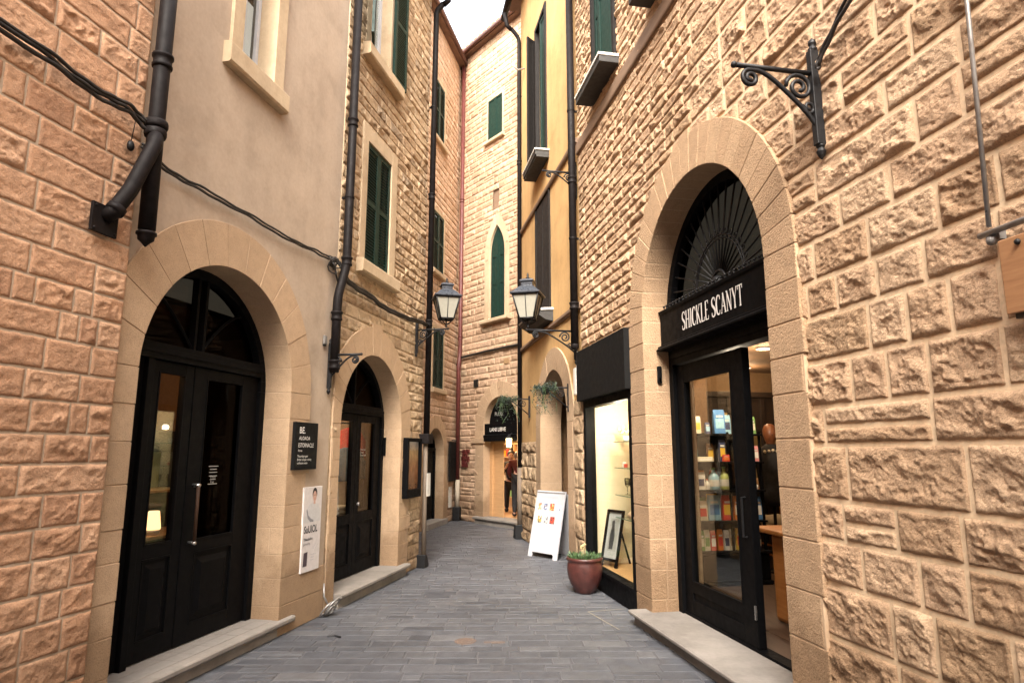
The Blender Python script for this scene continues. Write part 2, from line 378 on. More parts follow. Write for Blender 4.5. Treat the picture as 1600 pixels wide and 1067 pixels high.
def stone_wall(F, stones, cut, ext, res, amp=.03, joint=.012, rough=1., edge=.006, mres=.05, seed=1, smoothfn=None, tintfn=None, mlevel=0., bulge=.55, flat_=1., bed=0., pits=.0, floor_=.001, fq=1.):
    mb = MB()
    u0, u1, z0, z1 = ext
    # mortar bed
    us = np.linspace(u0, u1, max(2, int((u1-u0)/mres)+1)); zs = np.linspace(z0, z1, max(2, int((z1-z0)/mres)+1))
    U, Z = np.meshgrid(us, zs, indexing='ij')
    n = mlevel+bed+.003*fbm(U*9, Z*9, seed)
    fs = grid_faces(len(us), len(zs)); fu = U.reshape(-1)[fs].mean(1); fz = Z.reshape(-1)[fs].mean(1)
    fs = fs[~cut(fu, fz)]
    mb.add(F.P(U, Z, n).reshape(-1, 3), fs, (.5, 0., 0.))
    for k, (a, b, c, d) in enumerate(stones):
        w = b-a; h = d-c
        cu = np.array([a+.01, b-.01, (a+b)/2, a+.01, b-.01]); cz = np.array([c+.01, c+.01, (c+d)/2, d-.01, d-.01])
        if cut(cu, cz).all(): continue
        j = joint/2
        nu = max(4, int(w/res)+1); nz = max(4, int(h/res)+1)
        uu = np.concatenate([[a+j*.7], np.linspace(a+j*1.05, b-j*1.05, nu), [b-j*.7]]); zz = np.concatenate([[c+j*.7], np.linspace(c+j*1.05, d-j*1.05, nz), [d-j*.7]])
        U, Z = np.meshgrid(uu, zz, indexing='ij')
        dE = np.minimum(np.minimum(U-uu[1], uu[-2]-U), np.minimum(Z-zz[1], zz[-2]-Z))
        s1 = seed*13+k*7
        sm = 1. if smoothfn is None else smoothfn((a+b)/2, (c+d)/2, k)
        A = amp*(.65+.7*R.random())*sm
        e = np.clip(dE, 0, None)
        prof = edge*.6+edge*sstep(0, .012, e)+A*bulge*(1-np.exp(-e/.030))
        f = fq/.11
        wx = U+.03*fbm(U*14, Z*14, s1+3, 2); wz = Z+.03*fbm(U*14, Z*14, s1+5, 2)
        # hewn facets: coarse planes, ledges broken by finer chips
        big = fbm(wx*f*.8, wz*f*1.2, s1, 3)
        led = np.floor((big+.04*fbm(U*40, Z*40, s1+2, 2))*5)/5
        hh = .6*big+.55*led+.35*ridged(wx*f*2.6, wz*f*3.2, s1+9, 3)-.10
        chips = fbm(U*85, Z*85, s1+21, 2)
        msk = sstep(.0, .035, e)
        tilt = (R.random()-.5)*.7*A*(U-(a+b)/2)/max(w, .1)*2+(R.random()-.5)*.9*A*(Z-(c+d)/2)/max(h, .1)*2
        n = prof+msk*(A*1.05*rough*hh+tilt)+.0028*chips*sstep(0, .01, e)*min(1, sm+.2)
        n = n+(flat_-1.)*msk*A*rough*hh*1.05
        if pits:
            n = n-pits*sstep(.02, .04, e)*(1.5*sstep(.10, .30, fbm(U*26, Z*44, s1+61, 3))+.8*sstep(.10, .26, fbm(U*60, Z*80, s1+71, 2)))
        n = np.where(e > .0, np.maximum(n, floor_*sstep(0, .008, e)), n)
        ring = np.zeros_like(n, bool); ring[0, :] = ring[-1, :] = True; ring[:, 0] = ring[:, -1] = True
        n[ring] = -.012
        # ragged outline
        U = U+.0045*fbm(U*22+9, Z*22, s1+40, 2)*(1+0*n); Z = Z+.0045*fbm(U*22, Z*22+5, s1+50, 2)
        fs = grid_faces(len(uu), len(zz)); fu = U.reshape(-1)[fs].mean(1); fz = Z.reshape(-1)[fs].mean(1)
        fs = fs[~cut(fu, fz)]
        if not len(fs): continue
        odd = 0. if tintfn is None else tintfn((a+b)/2, (c+d)/2, k)
        mb.add(F.P(U, Z, n+mlevel).reshape(-1, 3), fs, (np.clip(R.gauss(.5, .30), 0, 1), 1., odd))
    return mb

def courses(u0, u1, z0, z1, hfn, wfn, brk=.0, rnd=None):
    """coursed stones of uneven length; brk = chance that a stone is two thin ones"""
    r = rnd or R; out = []; z = z0
    while z < z1-.02:
        h = hfn(z)
        if z+h > z1-.05: h = z1-z
        u = u0-r.random()*.25
        while u < u1:
            w = wfn(z, u)
            a, b = max(u, u0), min(u+w, u1)
            if u1-b < .06: b = u1
            if b-a > .03:
                if r.random() < brk:
                    q = h*(.4+.2*r.random()); out += [(a, b, z, z+q), (a, b, z+q, z+h)]
                else: out.append((a, b, z, z+h))
            u = b if b == u1 else u+w
        z += h
    return out

def plain_wall(F, u0, u1, z0, z1, cut, res=.06, wob=.004, seed=3, n0=0.):
    mb = MB(); us = np.linspace(u0, u1, int((u1-u0)/res)+2); zs = np.linspace(z0, z1, int((z1-z0)/res)+2)
    U, Z = np.meshgrid(us, zs, indexing='ij'); n = n0+wob*fbm(U*1.7, Z*1.7, seed, 3)
    fs = grid_faces(len(us), len(zs)); fs = fs[~cut(U.reshape(-1)[fs].mean(1), Z.reshape(-1)[fs].mean(1))]
    mb.add(F.P(U, Z, n).reshape(-1, 3), fs); return mb

def arch_surround(F, c, zc, ri, ro, zb, nf, depth, nv, rows, wfn=None, left=True, right=True, key=False, seed=0, ulim=None):
    """voussoirs over stacked jamb blocks, each a bevelled stone with an open joint"""
    mb = MB(); r = random.Random(seed); g = .0032
    def T(): mb.tint = (np.clip(r.gauss(.5, .22), 0, 1), 1., 0.)
    for i in range(nv):
        a0 = PI*i/nv; a1 = PI*(i+1)/nv; T()
        d0 = g/ri; d1 = g/ro; k = 4
        rr = ro+(.05 if key and i == nv//2 else 0)
        pts = [(c+ri*math.cos(a0+d0+(a1-a0-2*d0)*t/k), zc+ri*math.sin(a0+d0+(a1-a0-2*d0)*t/k)) for t in range(k+1)]
        pts += [(c+rr*math.cos(a1-d1-(a1-a0-2*d1)*t/k), zc+rr*math.sin(a1-d1-(a1-a0-2*d1)*t/k)) for t in range(k+1)]
        if ulim: pts = [(min(max(p[0], ulim[0]), ulim[1]), p[1]) for p in pts]
        pr = r.random()*.004
        mb.prism(F, pts, nf+pr, -depth)
    zs = [zb]
    while zs[-1] < zc-.02:
        h = rows*(.8+.4*r.random())
        zs.append(zc if zs[-1]+h > zc-.09 else zs[-1]+h)
    for sgn, on in ((1, right), (-1, left)):
        if not on: continue
        for q in range(len(zs)-1):
            T(); w = (ro-ri) if wfn is None else wfn(q, sgn, zs[q])
            lo, hi = sorted((c+sgn*ri, c+sgn*(ri+w)))
            if ulim: lo = max(lo, ulim[0]); hi = min(hi, ulim[1])
            pr = r.random()*.004
            z0_, z1_ = zs[q]+g, zs[q+1]-g
            if r.random() < .28 and depth > .2:
                s_ = -depth*(.35+.3*r.random())
                mb.box(F, lo, hi, z0_, z1_, s_+.003, nf+pr); T(); mb.box(F, lo, hi, z0_, z1_, -depth, s_-.003)
            else: mb.box(F, lo, hi, z0_, z1_, -depth, nf+pr)
    # mortar behind the joints
    mo = MB(); mo.tint = (.5, 0., 0.); q = .0025; k = 40
    A = [(c+(ri+q)*math.cos(PI*i/k), zc+(ri+q)*math.sin(PI*i/k)) for i in range(k+1)]
    B = [(c+(ro-q)*math.cos(PI*i/k), zc+(ro-q)*math.sin(PI*i/k)) for i in range(k+1)]
    if ulim: B = [(min(max(p[0], ulim[0]), ulim[1]), p[1]) for p in B]; A = [(min(max(p[0], ulim[0]), ulim[1]), p[1]) for p in A]
    vs = [F.p(u, z, nf-q) for u, z in A]+[F.p(u, z, nf-q) for u, z in B]+[F.p(u, z, -depth+.002) for u, z in A]
    fs = [(i, i+1, k+2+i, k+1+i) for i in range(k)]+[(i, i+1, 2*k+3+i, 2*k+2+i) for i in range(k)]
    mb.add(vs, fs, (.5, 0., 0.))
    for sgn, on in ((1, right), (-1, left)):
        if on:
            lo, hi = sorted((c+sgn*(ri+q), c+sgn*(ro-q)))
            if ulim: lo = max(lo, ulim[0]+q); hi = min(hi, ulim[1]-q)
            mb.tint = (.5, 0., 0.); mb.box(F, lo, hi, zb, zc, -depth+.004, nf-q)
    return mb

def room(parent, F, u0, u1, z0, z1, n0, n1, mw, mf, mc):
    """inside of a shop: n0 front, n1 back"""
    t = .04
    mb = MB(); mb.box(F, u0, u1, z0, z1, n1-t, n1); mb.box(F, u0-t, u0, z0, z1, n1, n0); mb.box(F, u1, u1+t, z0, z1, n1, n0)
    mb.build('room_wall', mw, parent)
    mb = MB(); mb.box(F, u0-t, u1+t, z0-.05, z0, n1-t, n0); mb.build('room_floor', mf, parent)
    mb = MB(); mb.box(F, u0-t, u1+t, z1, z1+.05, n1-t, n0); mb.build('room_ceiling', mc, parent)

def light(name, loc, power, c=(1, .72, .42), size=.12, kind='POINT', rot=None):
    l = bpy.data.lights.new(name, kind); l.energy = power; l.color = c
    if kind == 'POINT': l.shadow_soft_size = size
    elif kind == 'AREA': l.size = size
    elif kind == 'SPOT': l.spot_size = 2.2; l.spot_blend = .6; l.shadow_soft_size = size
    o = bpy.data.objects.new(name, l); col.objects.link(o); o.location = loc
    if rot: o.rotation_euler = rot
    return o

def text(F, s, u, z, n, size, mat, parent, name='lettering', xs=1., align='LEFT', shear=0., off=0.):
    cu = bpy.data.curves.new(name, 'FONT'); cu.body = s; cu.size = size; cu.align_x = align; cu.shear = shear; cu.resolution_u = 3; cu.offset = off
    ob = bpy.data.objects.new(name, cu); col.objects.link(ob)
    dg = bpy.context.evaluated_depsgraph_get(); dg.update()
    me = bpy.data.meshes.new_from_object(ob.evaluated_get(dg)); bpy.data.objects.remove(ob); bpy.data.curves.remove(cu)
    vs = [F.p(u+F.rd*v.co.x*xs, z+v.co.y, n) for v in me.vertices]; fs = [tuple(p.vertices) for p in me.polygons]
    bpy.data.meshes.remove(me)
    if not fs: return None
    return MB().add(vs, fs).build(name, mat, parent)

def catmull(pts, k=6, closed=False):
    out = []; n = len(pts); P = [Vector(p) for p in pts]
    for i in range(n if closed else n-1):
        p0 = P[(i-1) % n] if closed or i else P[0]; p1 = P[i]; p2 = P[(i+1) % n]; p3 = P[(i+2) % n] if closed or i+2 < n else P[-1]
        for j in range(k):
            t = j/k
            out.append(tuple(.5*((2*p1)+(p2-p0)*t+(2*p0-5*p1+4*p2-p3)*t*t+(3*p1-p0-3*p2+p3)*t**3)))
    if not closed: out.append(tuple(P[-1]))
    return out

# ================================================================== SETTING
g = MB(); s = 300.
g.add([(-s, -s, -.0035), (s, -s, -.0035), (s, s, -.0035), (-s, s, -.0035)], [(0, 1, 2, 3)])
struct(g.build('ground', M['joint']))

def left_x(y): return -3.225+.2119*(y-.699)/.9773
def right_x(y): return 2.429-.1822*(y-.45)/.9833
mb = MB(); r2 = random.Random(11); y = -1.5
while y < 16.5:
    h = r2.choice([.10, .12, .135, .15, .17]); x = left_x(y)-.3-r2.random()*.3
    xe = (right_x(y)+.3) if y < 12.2 else 3.2
    if y > 9: x = -2.9-r2.random()*.3
    while x < xe:
        w = r2.choice([.15, .20, .25, .29, .33, .38]); sp = [(x, y, w, h)]
        if r2.random() < .10 and h > .15: sp = [(x, y, w, h*.5), (x, y+h*.5, w, h*.5)]
        for (a, b_, w_, h_) in sp:
            wy = lambda q: .010*math.sin(q*1.1+1)+.004*math.sin(q*2.7)
            gp = .0035+r2.random()*.002; e = .006; dz = r2.uniform(-.0025, .0025); tx = r2.uniform(-.004, .004); ty = r2.uniform(-.004, .004)
            sk = lambda: r2.uniform(-.004, .004)
            c4 = [(a+gp+sk(), b_+gp+sk()), (a+w_-gp+sk(), b_+gp+sk()), (a+w_-gp+sk(), b_+h_-gp+sk()), (a+gp+sk(), b_+h_-gp+sk())]
            cx, cy = a+w_/2, b_+h_/2
            c4 = [(p[0], p[1]+wy(p[0])) for p in c4]; cy += wy(cx)
            vs = [(p[0], p[1], -.009) for p in c4]
            vs += [(p[0]+(e if p[0] < cx else -e)*.35, p[1]+(e if p[1] < cy else -e)*.35, -.0015+dz+tx*(p[0]-cx)/w_+ty*(p[1]-cy)/h_) for p in c4]
            vs += [(p[0]+(e if p[0] < cx else -e)*1.3, p[1]+(e if p[1] < cy else -e)*1.3, .001+dz+tx*(p[0]-cx)/w_+ty*(p[1]-cy)/h_) for p in c4]
            fs = [(8, 9, 10, 11)]+[(i, (i+1) % 4, 4+(i+1) % 4, 4+i) for i in range(4)]+[(4+i, 4+(i+1) % 4, 8+(i+1) % 4, 8+i) for i in range(4)]
            mb.add(vs, fs, (np.clip(r2.gauss(.5, .22), 0, 1), 1, 0))
        x += w
    y += h
struct(mb.build('pavement', M['paver'], recalc=False))

NC = lambda u, z: np.zeros_like(u, bool)

# ------------------------------------------------------------------ louvred shutter
def shutter(F, u0, u1, z0, z1, n0, parent, name='shutter', th=.035, fr=.055, mid=True, slats=True, mat='green', hinge=None, ang=0.):
    """a leaf in the wall plane; hinge=(u) and ang turn it out of the wall"""
    G = F
    if hinge is not None:
        c, s_ = math.cos(ang), math.sin(ang); sg = 1 if u1 > hinge+1e-6 else -1
        o = F.P(hinge, 0, n0); d = F.d*c*sg+F.n*s_; n = F.n*c-F.d*s_*sg
        w = u1-u0; G = Frame(o, d, n); u0, u1, n0 = 0., w, 0.
    mb = MB()
    mb.box(G, u0, u0+fr, z0, z1, n0, n0+th); mb.box(G, u1-fr, u1, z0, z1, n0, n0+th)
    rails = [z0, z1-fr*1.1]+([(z0+z1)/2-fr*.5] if mid else [])
    for q in rails: mb.box(G, u0+fr, u1-fr, q, q+fr*1.1, n0+.002, n0+th-.002)
    rails = sorted(rails)
    for a, b_ in zip(rails[:-1], rails[1:]):
        z = a+fr*1.1+.008
        if not slats:
            mb.box(G, u0+fr, u1-fr, a+fr*1.1, b_, n0+.008, n0+th-.014); continue
        while z < b_-.02:
            mb.prof(G, [(n0+th-.006, z), (n0+th-.003, z+.008), (n0+.004, z+.046), (n0+.002, z+.037)] if hinge is None else [(n0+.004, z), (n0+.002, z+.008), (n0+th-.006, z+.046), (n0+th-.003, z+.037)], u0+fr, u1-fr); z += .039
    return mb.build(name, M[mat], parent)

def sill(F, parent, u0, u1, z0, z1, n, mat='sill', under=None):
    ob = MB().prof(F, [(-.02, z0), (n-.015, z0), (n, z0+.02), (n, z1-.012), (n-.01, z1), (-.02, z1+.012)], u0, u1).build('sill', M[mat], parent, bevel=.003)
    return ob

def surround(F, parent, a0, a1, b0, b1, i0, i1, j0, j1, nf=.02, dep=.2, mat='sill'):
    """flat band round a window: outer a/b, inner i/j rectangles"""
    mb = MB(); q = .0015
    mb.box(F, a0, i0, b0, b1, -dep, nf); mb.box(F, i1, a1, b0, b1, -dep, nf)
    mb.box(F, i0+q, i1-q, j1, b1-q, -dep, nf-.002)
    if b0 < j0: mb.box(F, i0+q, i1-q, b0+q, j0, -dep, nf-.002)
    return mb.build('frame', M[mat], parent, bevel=.003)

def backing(F, parent, u0, u1, z0, z1, n):
    return MB().box(F, u0, u1, z0, z1, n-.02, n).build('backing', M['dark'], parent)

# ================================================================== BRICK HOUSE (left, nearest)
bh = thing('brick_house', 'reddish rusticated stone house front nearest on the left, beside the black forked downpipe', 'house', LF.p(2.5, 0, 0))
rb = random.Random(3)
st = courses(1.1, 3.36, 0, 5.7, lambda z: rb.choice([.155, .165, .165, .18]) if z < 2.4 else rb.choice([.175, .185, .20]),
             lambda z, u: rb.choice([.13, .24, .34, .42, .50, .30]), .0, rb)
mb = stone_wall(LF, st, NC, (1.1, 3.355, 0, 5.7), .0100, .012, .014, 1., .004, .06, 5,
                lambda u, z, k: (.30+.9*(rb.random() < .22) if z > 1.95 else (.55 if z > 1.5 and u < 2.9 else 1.0)), lambda u, z, k: .85*(z < .35 and rb.random() < .5), .045, .35, 1., 0., .002, .003, 1.7)
mb.tint = (.5, 0, 0); mb.box(LF, 3.335, 3.357, 0, 5.7, -.05, .042)
st = courses(-1.2, 1.1, 0, 5.7, lambda z: .17, lambda z, u: rb.choice([.24, .34, .42, .5]), 0., rb)
m2 = stone_wall(LF, st, NC, (-1.2, 1.1, 0, 5.7), .05, .02, .016, .8, .006, .2, 9, None, None, .045)
mb.v += m2.v; mb.t += m2.t; off = mb.n
for f in m2.f: mb.f.append((f+off) if isinstance(f, np.ndarray) else [i+off for i in f])
mb.n += m2.n
us_ = np.linspace(-9, -1.2, 20); zs_ = np.linspace(0, 8.6, 20); U, Z = np.meshgrid(us_, zs_, indexing='ij'); mb.add(LF.P(U, Z, .05).reshape(-1, 3), grid_faces(20, 20), (.5, 1, 0))
us_ = np.linspace(-1.2, 3.355, 20); zs_ = np.linspace(5.7, 8.6, 20); U, Z = np.meshgrid(us_, zs_, indexing='ij'); mb.add(LF.P(U, Z, .05).reshape(-1, 3), grid_faces(20, 20), (.5, 1, 0))
mb.build('wall', M['brick'], bh, smooth=True, recalc=False)
MB().box(LF, -9, 3.35, 8.6, 8.75, -3, .12).build('roof', M['roof'], bh)
MB().box(LF, -9.6, -9, 0, 12.4, -3, 9).build('unseen_light_blocker', M['brick'], bh)  # unseen wall added behind the camera to shade the lower alley

# ================================================================== PLASTER HOUSE
ph = thing('plaster_house', 'beige plastered house on the left with a stone arched doorway and black double door', 'house', LF.p(4.8, 0, 0))
C1, Z1, R1 = 4.48, 2.15, .92
cut = lambda u, z: arch_in(u, z, C1, Z1, R1+.12) | rect_in(u, z, 4.24, 4.91, 4.80, 6.9)
plain_wall(LF, 3.35, 6.2, 0, 9.0, cut, .05, .010, 4).build('wall', M['plaster'], ph, smooth=True, recalc=False)
wf = lambda q, sg, z: (.80 if z < .30 else (.62 if z < .5 else [.27, .40, .30, .36, .27][q % 5])) if sg > 0 else .30
arch_surround(LF, C1, Z1, R1, 1.27, .0, .018, .31, 13, .235, wf, ulim=(3.35, 6.19), seed=4).build('arch_surround', M['ashlar'], ph, bevel=.003)
MB().box(LF, 3.35, 6.2, 9.0, 9.15, -3, .2).build('roof', M['roof'], ph)
mb = MB().prof(LF, [(-.33, .085), (.05, .085), (.062, .10), (.062, .125), (.05, .137), (-.33, .137)], 3.3, 5.62)
mb.box(LF, 3.3, 5.60, 0, .085, -.33, .018)
mb.build('step', M['step'], ph, bevel=.003)
mb = MB(); mb.tint = (.5, 1, 0)
xx = 3.32; rs = random.Random(8)
while xx < 5.4:
    w = rs.uniform(.16, .3)
    for n0, n1 in ((-.30, -.17), (-.166, -.035)):
        mb.box(LF, xx+.002, min(xx+w, 5.40)-.002, .137, .1395, n0, n1)
    xx += w
mb.build('step_tiles', flat('step_tile', (.23, .21, .19), .7), ph)

def arch_pts(c, zc, r, k=24): return [(c+r*math.cos(PI*i/k), zc+r*math.sin(PI*i/k)) for i in range(k+1)]

def door_frame(F, c, zc, r, zb, zt, w, n0, n1, head=.10):
    """frame following an arched opening with a transom"""
    mb = MB(); k = 28
    for i in range(k):
        a0, a1 = PI*i/k, PI*(i+1)/k
        mb.prism(F, [(c+(r+.01)*math.cos(a0), zc+(r+.01)*math.sin(a0)), (c+(r+.01)*math.cos(a1), zc+(r+.01)*math.sin(a1)),
                     (c+(r-w)*math.cos(a1), zc+(r-w)*math.sin(a1)), (c+(r-w)*math.cos(a0), zc+(r-w)*math.sin(a0))], n0, n1)
    mb.box(F, c-r-.01, c-r+w, zb, zc-.001, n0, n1); mb.box(F, c+r-w, c+r+.01, zb, zc-.001, n0, n1)
    mb.box(F, c-r+w, c+r-w, zt, zt+head, n0+.002, n1+.012)
    mb.box(F, c-r+w, c+r-w, zt+head*.35, zt+head*.65, n0+.002, n1+.026)
    return mb

def leaf(F, parent, u0, u1, z0, z1, gu0, gu1, gz0, gz1, n0, n1, panel=True, gm='glass', name='leaf', mat='black'):
    """glazed door leaf: stiles, rails, raised lower panel; its pane is a sub-part"""
    mb = MB()
    mb.box(F, u0, gu0, z0, z1, n0, n1); mb.box(F, gu1, u1, z0, z1, n0, n1)
    mb.box(F, gu0, gu1, gz1, z1, n0, n1-.001); mb.box(F, gu0, gu1, z0, gz0, n0, n1-.012)
    mb.box(F, gu0, gu1, gz0-.09, gz0, n1-.012, n1-.001); mb.box(F, gu0, gu1, z0, z0+.13, n1-.012, n1-.001)
    t = .014   # glazing bead
    mb.box(F, gu0, gu0+t, gz0, gz1, n1-.02, n1+.005); mb.box(F, gu1-t, gu1, gz0, gz1, n1-.02, n1+.005)
    mb.box(F, gu0+t, gu1-t, gz0, gz0+t, n1-.02, n1+.005); mb.box(F, gu0+t, gu1-t, gz1-t, gz1, n1-.02, n1+.005)
    if panel:
        a, b_ = z0+.13, gz0-.09
        w = min(.05, (gu1-gu0)*.14)
        o = [(gu0+w, a+w), (gu1-w, a+w), (gu1-w, b_-w), (gu0+w, b_-w)]
        i_ = [(gu0+w*1.9, a+w*1.9), (gu1-w*1.9, a+w*1.9), (gu1-w*1.9, b_-w*1.9), (gu0+w*1.9, b_-w*1.9)]
        vs = [F.p(u, z, n1-.012) for u, z in o]+[F.p(u, z, n1+.008) for u, z in i_]
        mb.add(vs, [(4, 5, 6, 7)]+[(k, (k+1) % 4, 4+(k+1) % 4, 4+k) for k in range(4)])
        for (x0, x1, y0, y1) in ((gu0, gu1, a, a+.012), (gu0, gu1, b_-.012, b_), (gu0, gu0+.012, a+.012, b_-.012), (gu1-.012, gu1, a+.012, b_-.012)):
            mb.box(F, x0, x1, y0, y1, n1-.012, n1+.004)
    ob = mb.build(name, M[mat], parent, bevel=.003)
    MB().box(F, gu0, gu1, gz0, gz1, (n0+n1)/2-.003, (n0+n1)/2+.003).build('pane', M[gm], ob)
    return ob

# door one
NF = -.25
dr = door_frame(LF, C1, Z1, R1, .138, 2.28, .075, -.36, NF, .12)
dr.box(LF, 3.94, 4.0, .138, 2.28, -.36, NF)
door = dr.build('door', M['black'], ph, bevel=.003)
leaf(LF, door, 3.64, 3.935, .15, 2.275, 3.72, 3.85, .93, 2.2, -.345, -.285)
leaf(LF, door, 4.005, 4.465, .15, 2.275, 4.09, 4.375, .93, 2.20, -.345, -.285)
lf = leaf(LF, door, 4.47, 5.32, .15, 2.275, 4.62, 5.10, .91, 2.20, -.345, -.280, gm='glass_dark')
mb = MB().tube([LF.p(4.55, 1.34, -.228), LF.p(4.55, .90, -.228)], .013, 10)
hd = mb.build('handle', paint('handle_brown', (.045, .022, .012), .6, .2, spec=.2), door, smooth=True)
mb = MB()
for q in (1.34, .90): MB().tube([LF.p(4.55, q, -.285), LF.p(4.55, q, -.215)], .014, 10).build('handle_mount', M['steel'], door, smooth=True)
mb = MB()
for q, w in ((1.48, .12), (1.455, .085), (1.43, .10), (1.40, .10), (1.372, .07), (1.335, .115)):
    mb.box(LF, 4.82-w/2, 4.82+w/2, q, q+.006, -.3095, -.3085); 
mb.build('lettering', M['text_dim'], door)
for x in (4.82,): text(LF, 'Thuo', x-.04, 1.385, -.308, .034, M['text_dim'], door); text(LF, 'Irag', x-.03, 1.345, -.308, .03, M['text_dim'], door)
fl = MB()
for a in (-.05, .05): fl.box(LF, C1+a-.014, C1+a+.014, 2.40, 2.99, -.33, -.27)
for sg in (-1, 1):
    pts = [LF.p(C1+sg*(.06+.55*t), 2.42+.40*math.sin(t*1.5), -.30) for t in np.linspace(0, 1, 9)]; fl.tube(pts, .014, 6)
fan = fl.build('fanlight', M['black'], door)
MB().prism(LF, arch_pts(C1, Z1, R1-.07)[1:-1], -.325, -.320).build('pane', M['glass_dark'], fan)

# window above the plaster arch (top out of the frame)
w1 = MB(); w1.box(LF, 4.33, 4.37, 4.93, 6.7, -.22, -.16); w1.box(LF, 4.76, 4.80, 4.93, 6.7, -.22, -.16); w1.box(LF, 4.37, 4.76, 4.93, 4.98, -.219, -.162); w1.box(LF, 4.545, 4.585, 4.98, 6.7, -.219, -.158)
w1 = w1.build('window', M['white'], ph, bevel=.003)
MB().box(LF, 4.37, 4.76, 4.98, 6.7, -.195, -.19).build('pane', M['glass_tint'], w1)
surround(LF, w1, 4.19, 4.95, 4.90, 6.95, 4.33, 4.80, 4.93, 6.7, .028, .22)
sill(LF, w1, 4.13, 4.99, 4.72, 4.905, .075)
backing(LF, w1, 4.25, 4.9, 4.85, 6.9, -.5)

# interior of the plaster house shop
room(ph, LF, 3.2, 6.6, .13, 2.75, -.37, -3.2, M['brown_wall'], M['wood_floor'], M['brown_wall'])
# ------------------------------------------------------------------ furniture seen through door one
fu = thing('display_cabinet', 'dark cabinet with a lit green-backed niche seen through the left black door', 'cabinet', LF.p(5.2, .13, -1.3))
mb = MB(); mb.box(LF, 4.55, 6.2, .13, .84, -1.75, -1.05); mb.box(LF, 4.55, 6.2, .84, 1.22, -1.75, -1.45)
mb.box(LF, 4.55, 4.74, 1.22, 1.60, -1.75, -1.30); mb.box(LF, 5.85, 6.2, 1.22, 1.60, -1.75, -1.30); mb.box(LF, 4.55, 6.2, 1.60, 1.80, -1.75, -1.25); 
mb.build('carcass', M['wood_dark'], fu, bevel=.003)
MB().box(LF, 4.74, 5.85, 1.22, 1.60, -1.74, -1.72).build('niche_back', flat('niche_green', (.40, .38, .20)), fu)
MB().box(LF, 4.5, 6.25, .845, .875, -1.78, -.98).build('worktop', M['wood_light'], fu, bevel=.003)
MB().box(LF, 4.74, 5.85, 1.222, 1.245, -1.71, -1.28).build('shelf', M['wood_light'], fu)
light('niche_lamp', LF.p(5.05, 1.55, -1.55), 9, (1, .85, .5), .03)
tl = thing('table_lamp', 'small lit table lamp with a tapered cream shade behind the left black door', 'lamp', LF.p(5.06, .876, -1.02))
lp = LF.p(5.09, .876, -1.08)
MB().lathe(lp, [(.05, 0), (.058, .012), (.06, .035), (.045, .045)], 20).build('base', M['white'], tl, smooth=True)
MB().lathe(lp, [(.062, .045), (.064, .06), (.046, .20), (.040, .205)], 24).build('lamp_shade', emit('shade_glow', (1., .62, .30), 2.6), tl, smooth=True)
light('left_shop_lamp', LF.p(4.0, 2.6, -.9), 45, (1, .55, .25), .1)
vs_ = thing('flower_vase', 'small vase of dry twigs standing in the lit niche', 'vase', LF.p(4.98, 1.245, -1.5))
c0 = LF.p(4.98, 1.246, -1.5)
MB().lathe(c0, [(.022, 0), (.03, .03), (.02, .06), (.013, .075), (.016, .085)], 14).build('vase', M['wicker'], vs_, smooth=True)
mb = MB(); rt = random.Random(5)
for k in range(9):
    a = rt.uniform(0, 6.28); l = rt.uniform(.12, .24)
    mb.tube([c0[:2]+(c0[2]+.07,), (c0[0]+.03*math.cos(a), c0[1]+.03*math.sin(a), c0[2]+.07+l*.5), (c0[0]+.07*math.cos(a), c0[1]+.07*math.sin(a), c0[2]+.07+l)], .0035, 5)
mb.build('twigs', M['soil'], vs_)

# ================================================================== STONE HOUSE (left, second)
sh = thing('stone_house', 'rough stone house left of the alley with green louvred windows above an arched shop door', 'house', LF.p(7.5, 0, 0))
C2, Z2, R2 = 7.26, 1.90, .86
cut = lambda u, z: arch_in(u, z, C2, Z2, R2+.11) | rect_in(u, z, 6.75, 7.58, 3.78, 5.42) | rect_in(u, z, 6.70, 7.50, 6.5, 8.4)
rb = random.Random(21)
st = courses(6.2, 8.95, 0, 9.2, lambda z: rb.choice([.15, .17, .185]) if z < 2 else rb.choice([.12, .135, .15]), lambda z, u: rb.choice([.18, .26, .34, .42, .30]), .04, rb)
mb = stone_wall(LF, st, cut, (6.2, 8.945, 0, 9.2), .0165, .021, .013, 1.1, .005, .06, 33, lambda u, z, k: .45+.7*rb.random(), lambda u, z, k: .7*(rb.random() < .07), 0., .4, 1., 0., .002, .004, 1.3)
mb.tint = (.5, 0, 0); mb.box(LF, 8.925, 8.95, 0, 9.2, -3.0, .004); mb.box(LF, 6.2, 6.215, 0, 9.2, -.2, .006)
mb.build('wall', M['stone_left'], sh, smooth=True, recalc=False)
wf = lambda q, sg, z: ([.26, .34, .24, .40] if sg > 0 else [.16, .20, .14, .2])[q % 4]
arch_surround(LF, C2, Z2, R2, 1.20, 0, .024, .27, 13, .20, wf, key=True, ulim=(6.22, 8.9), seed=9).build('arch_surround', M['ashlar'], sh, bevel=.003)
MB().box(LF, 6.1, 9.1, 9.2, 9.32, -3.2, .32).build('roof', M['soffit'], sh)
mb = MB().prof(LF, [(-.28, .10), (.10, .10), (.115, .115), (.115, .14), (.10, .152), (-.28, .152)], 6.42, 8.36); mb.box(LF, 6.44, 8.34, 0, .10, -.28, .06)
mb.build('step', M['step'], sh, bevel=.003)
dr = door_frame(LF, C2, Z2, R2, .153, 2.06, .07, -.33, -.22, .11)
door = dr.build('door', M['black'], sh, bevel=.003)
leaf(LF, door, 6.47, 7.355, .165, 2.055, 6.62, 7.265, .86, 1.98, -.31, -.25)
leaf(LF, door, 7.36, 8.05, .165, 2.055, 7.455, 7.90, .86, 1.98, -.31, -.248, gm='glass_tint')
MB().ball(LF.p(7.41, .98, -.215), .022, 12).build('handle', M['steel'], door, smooth=True)
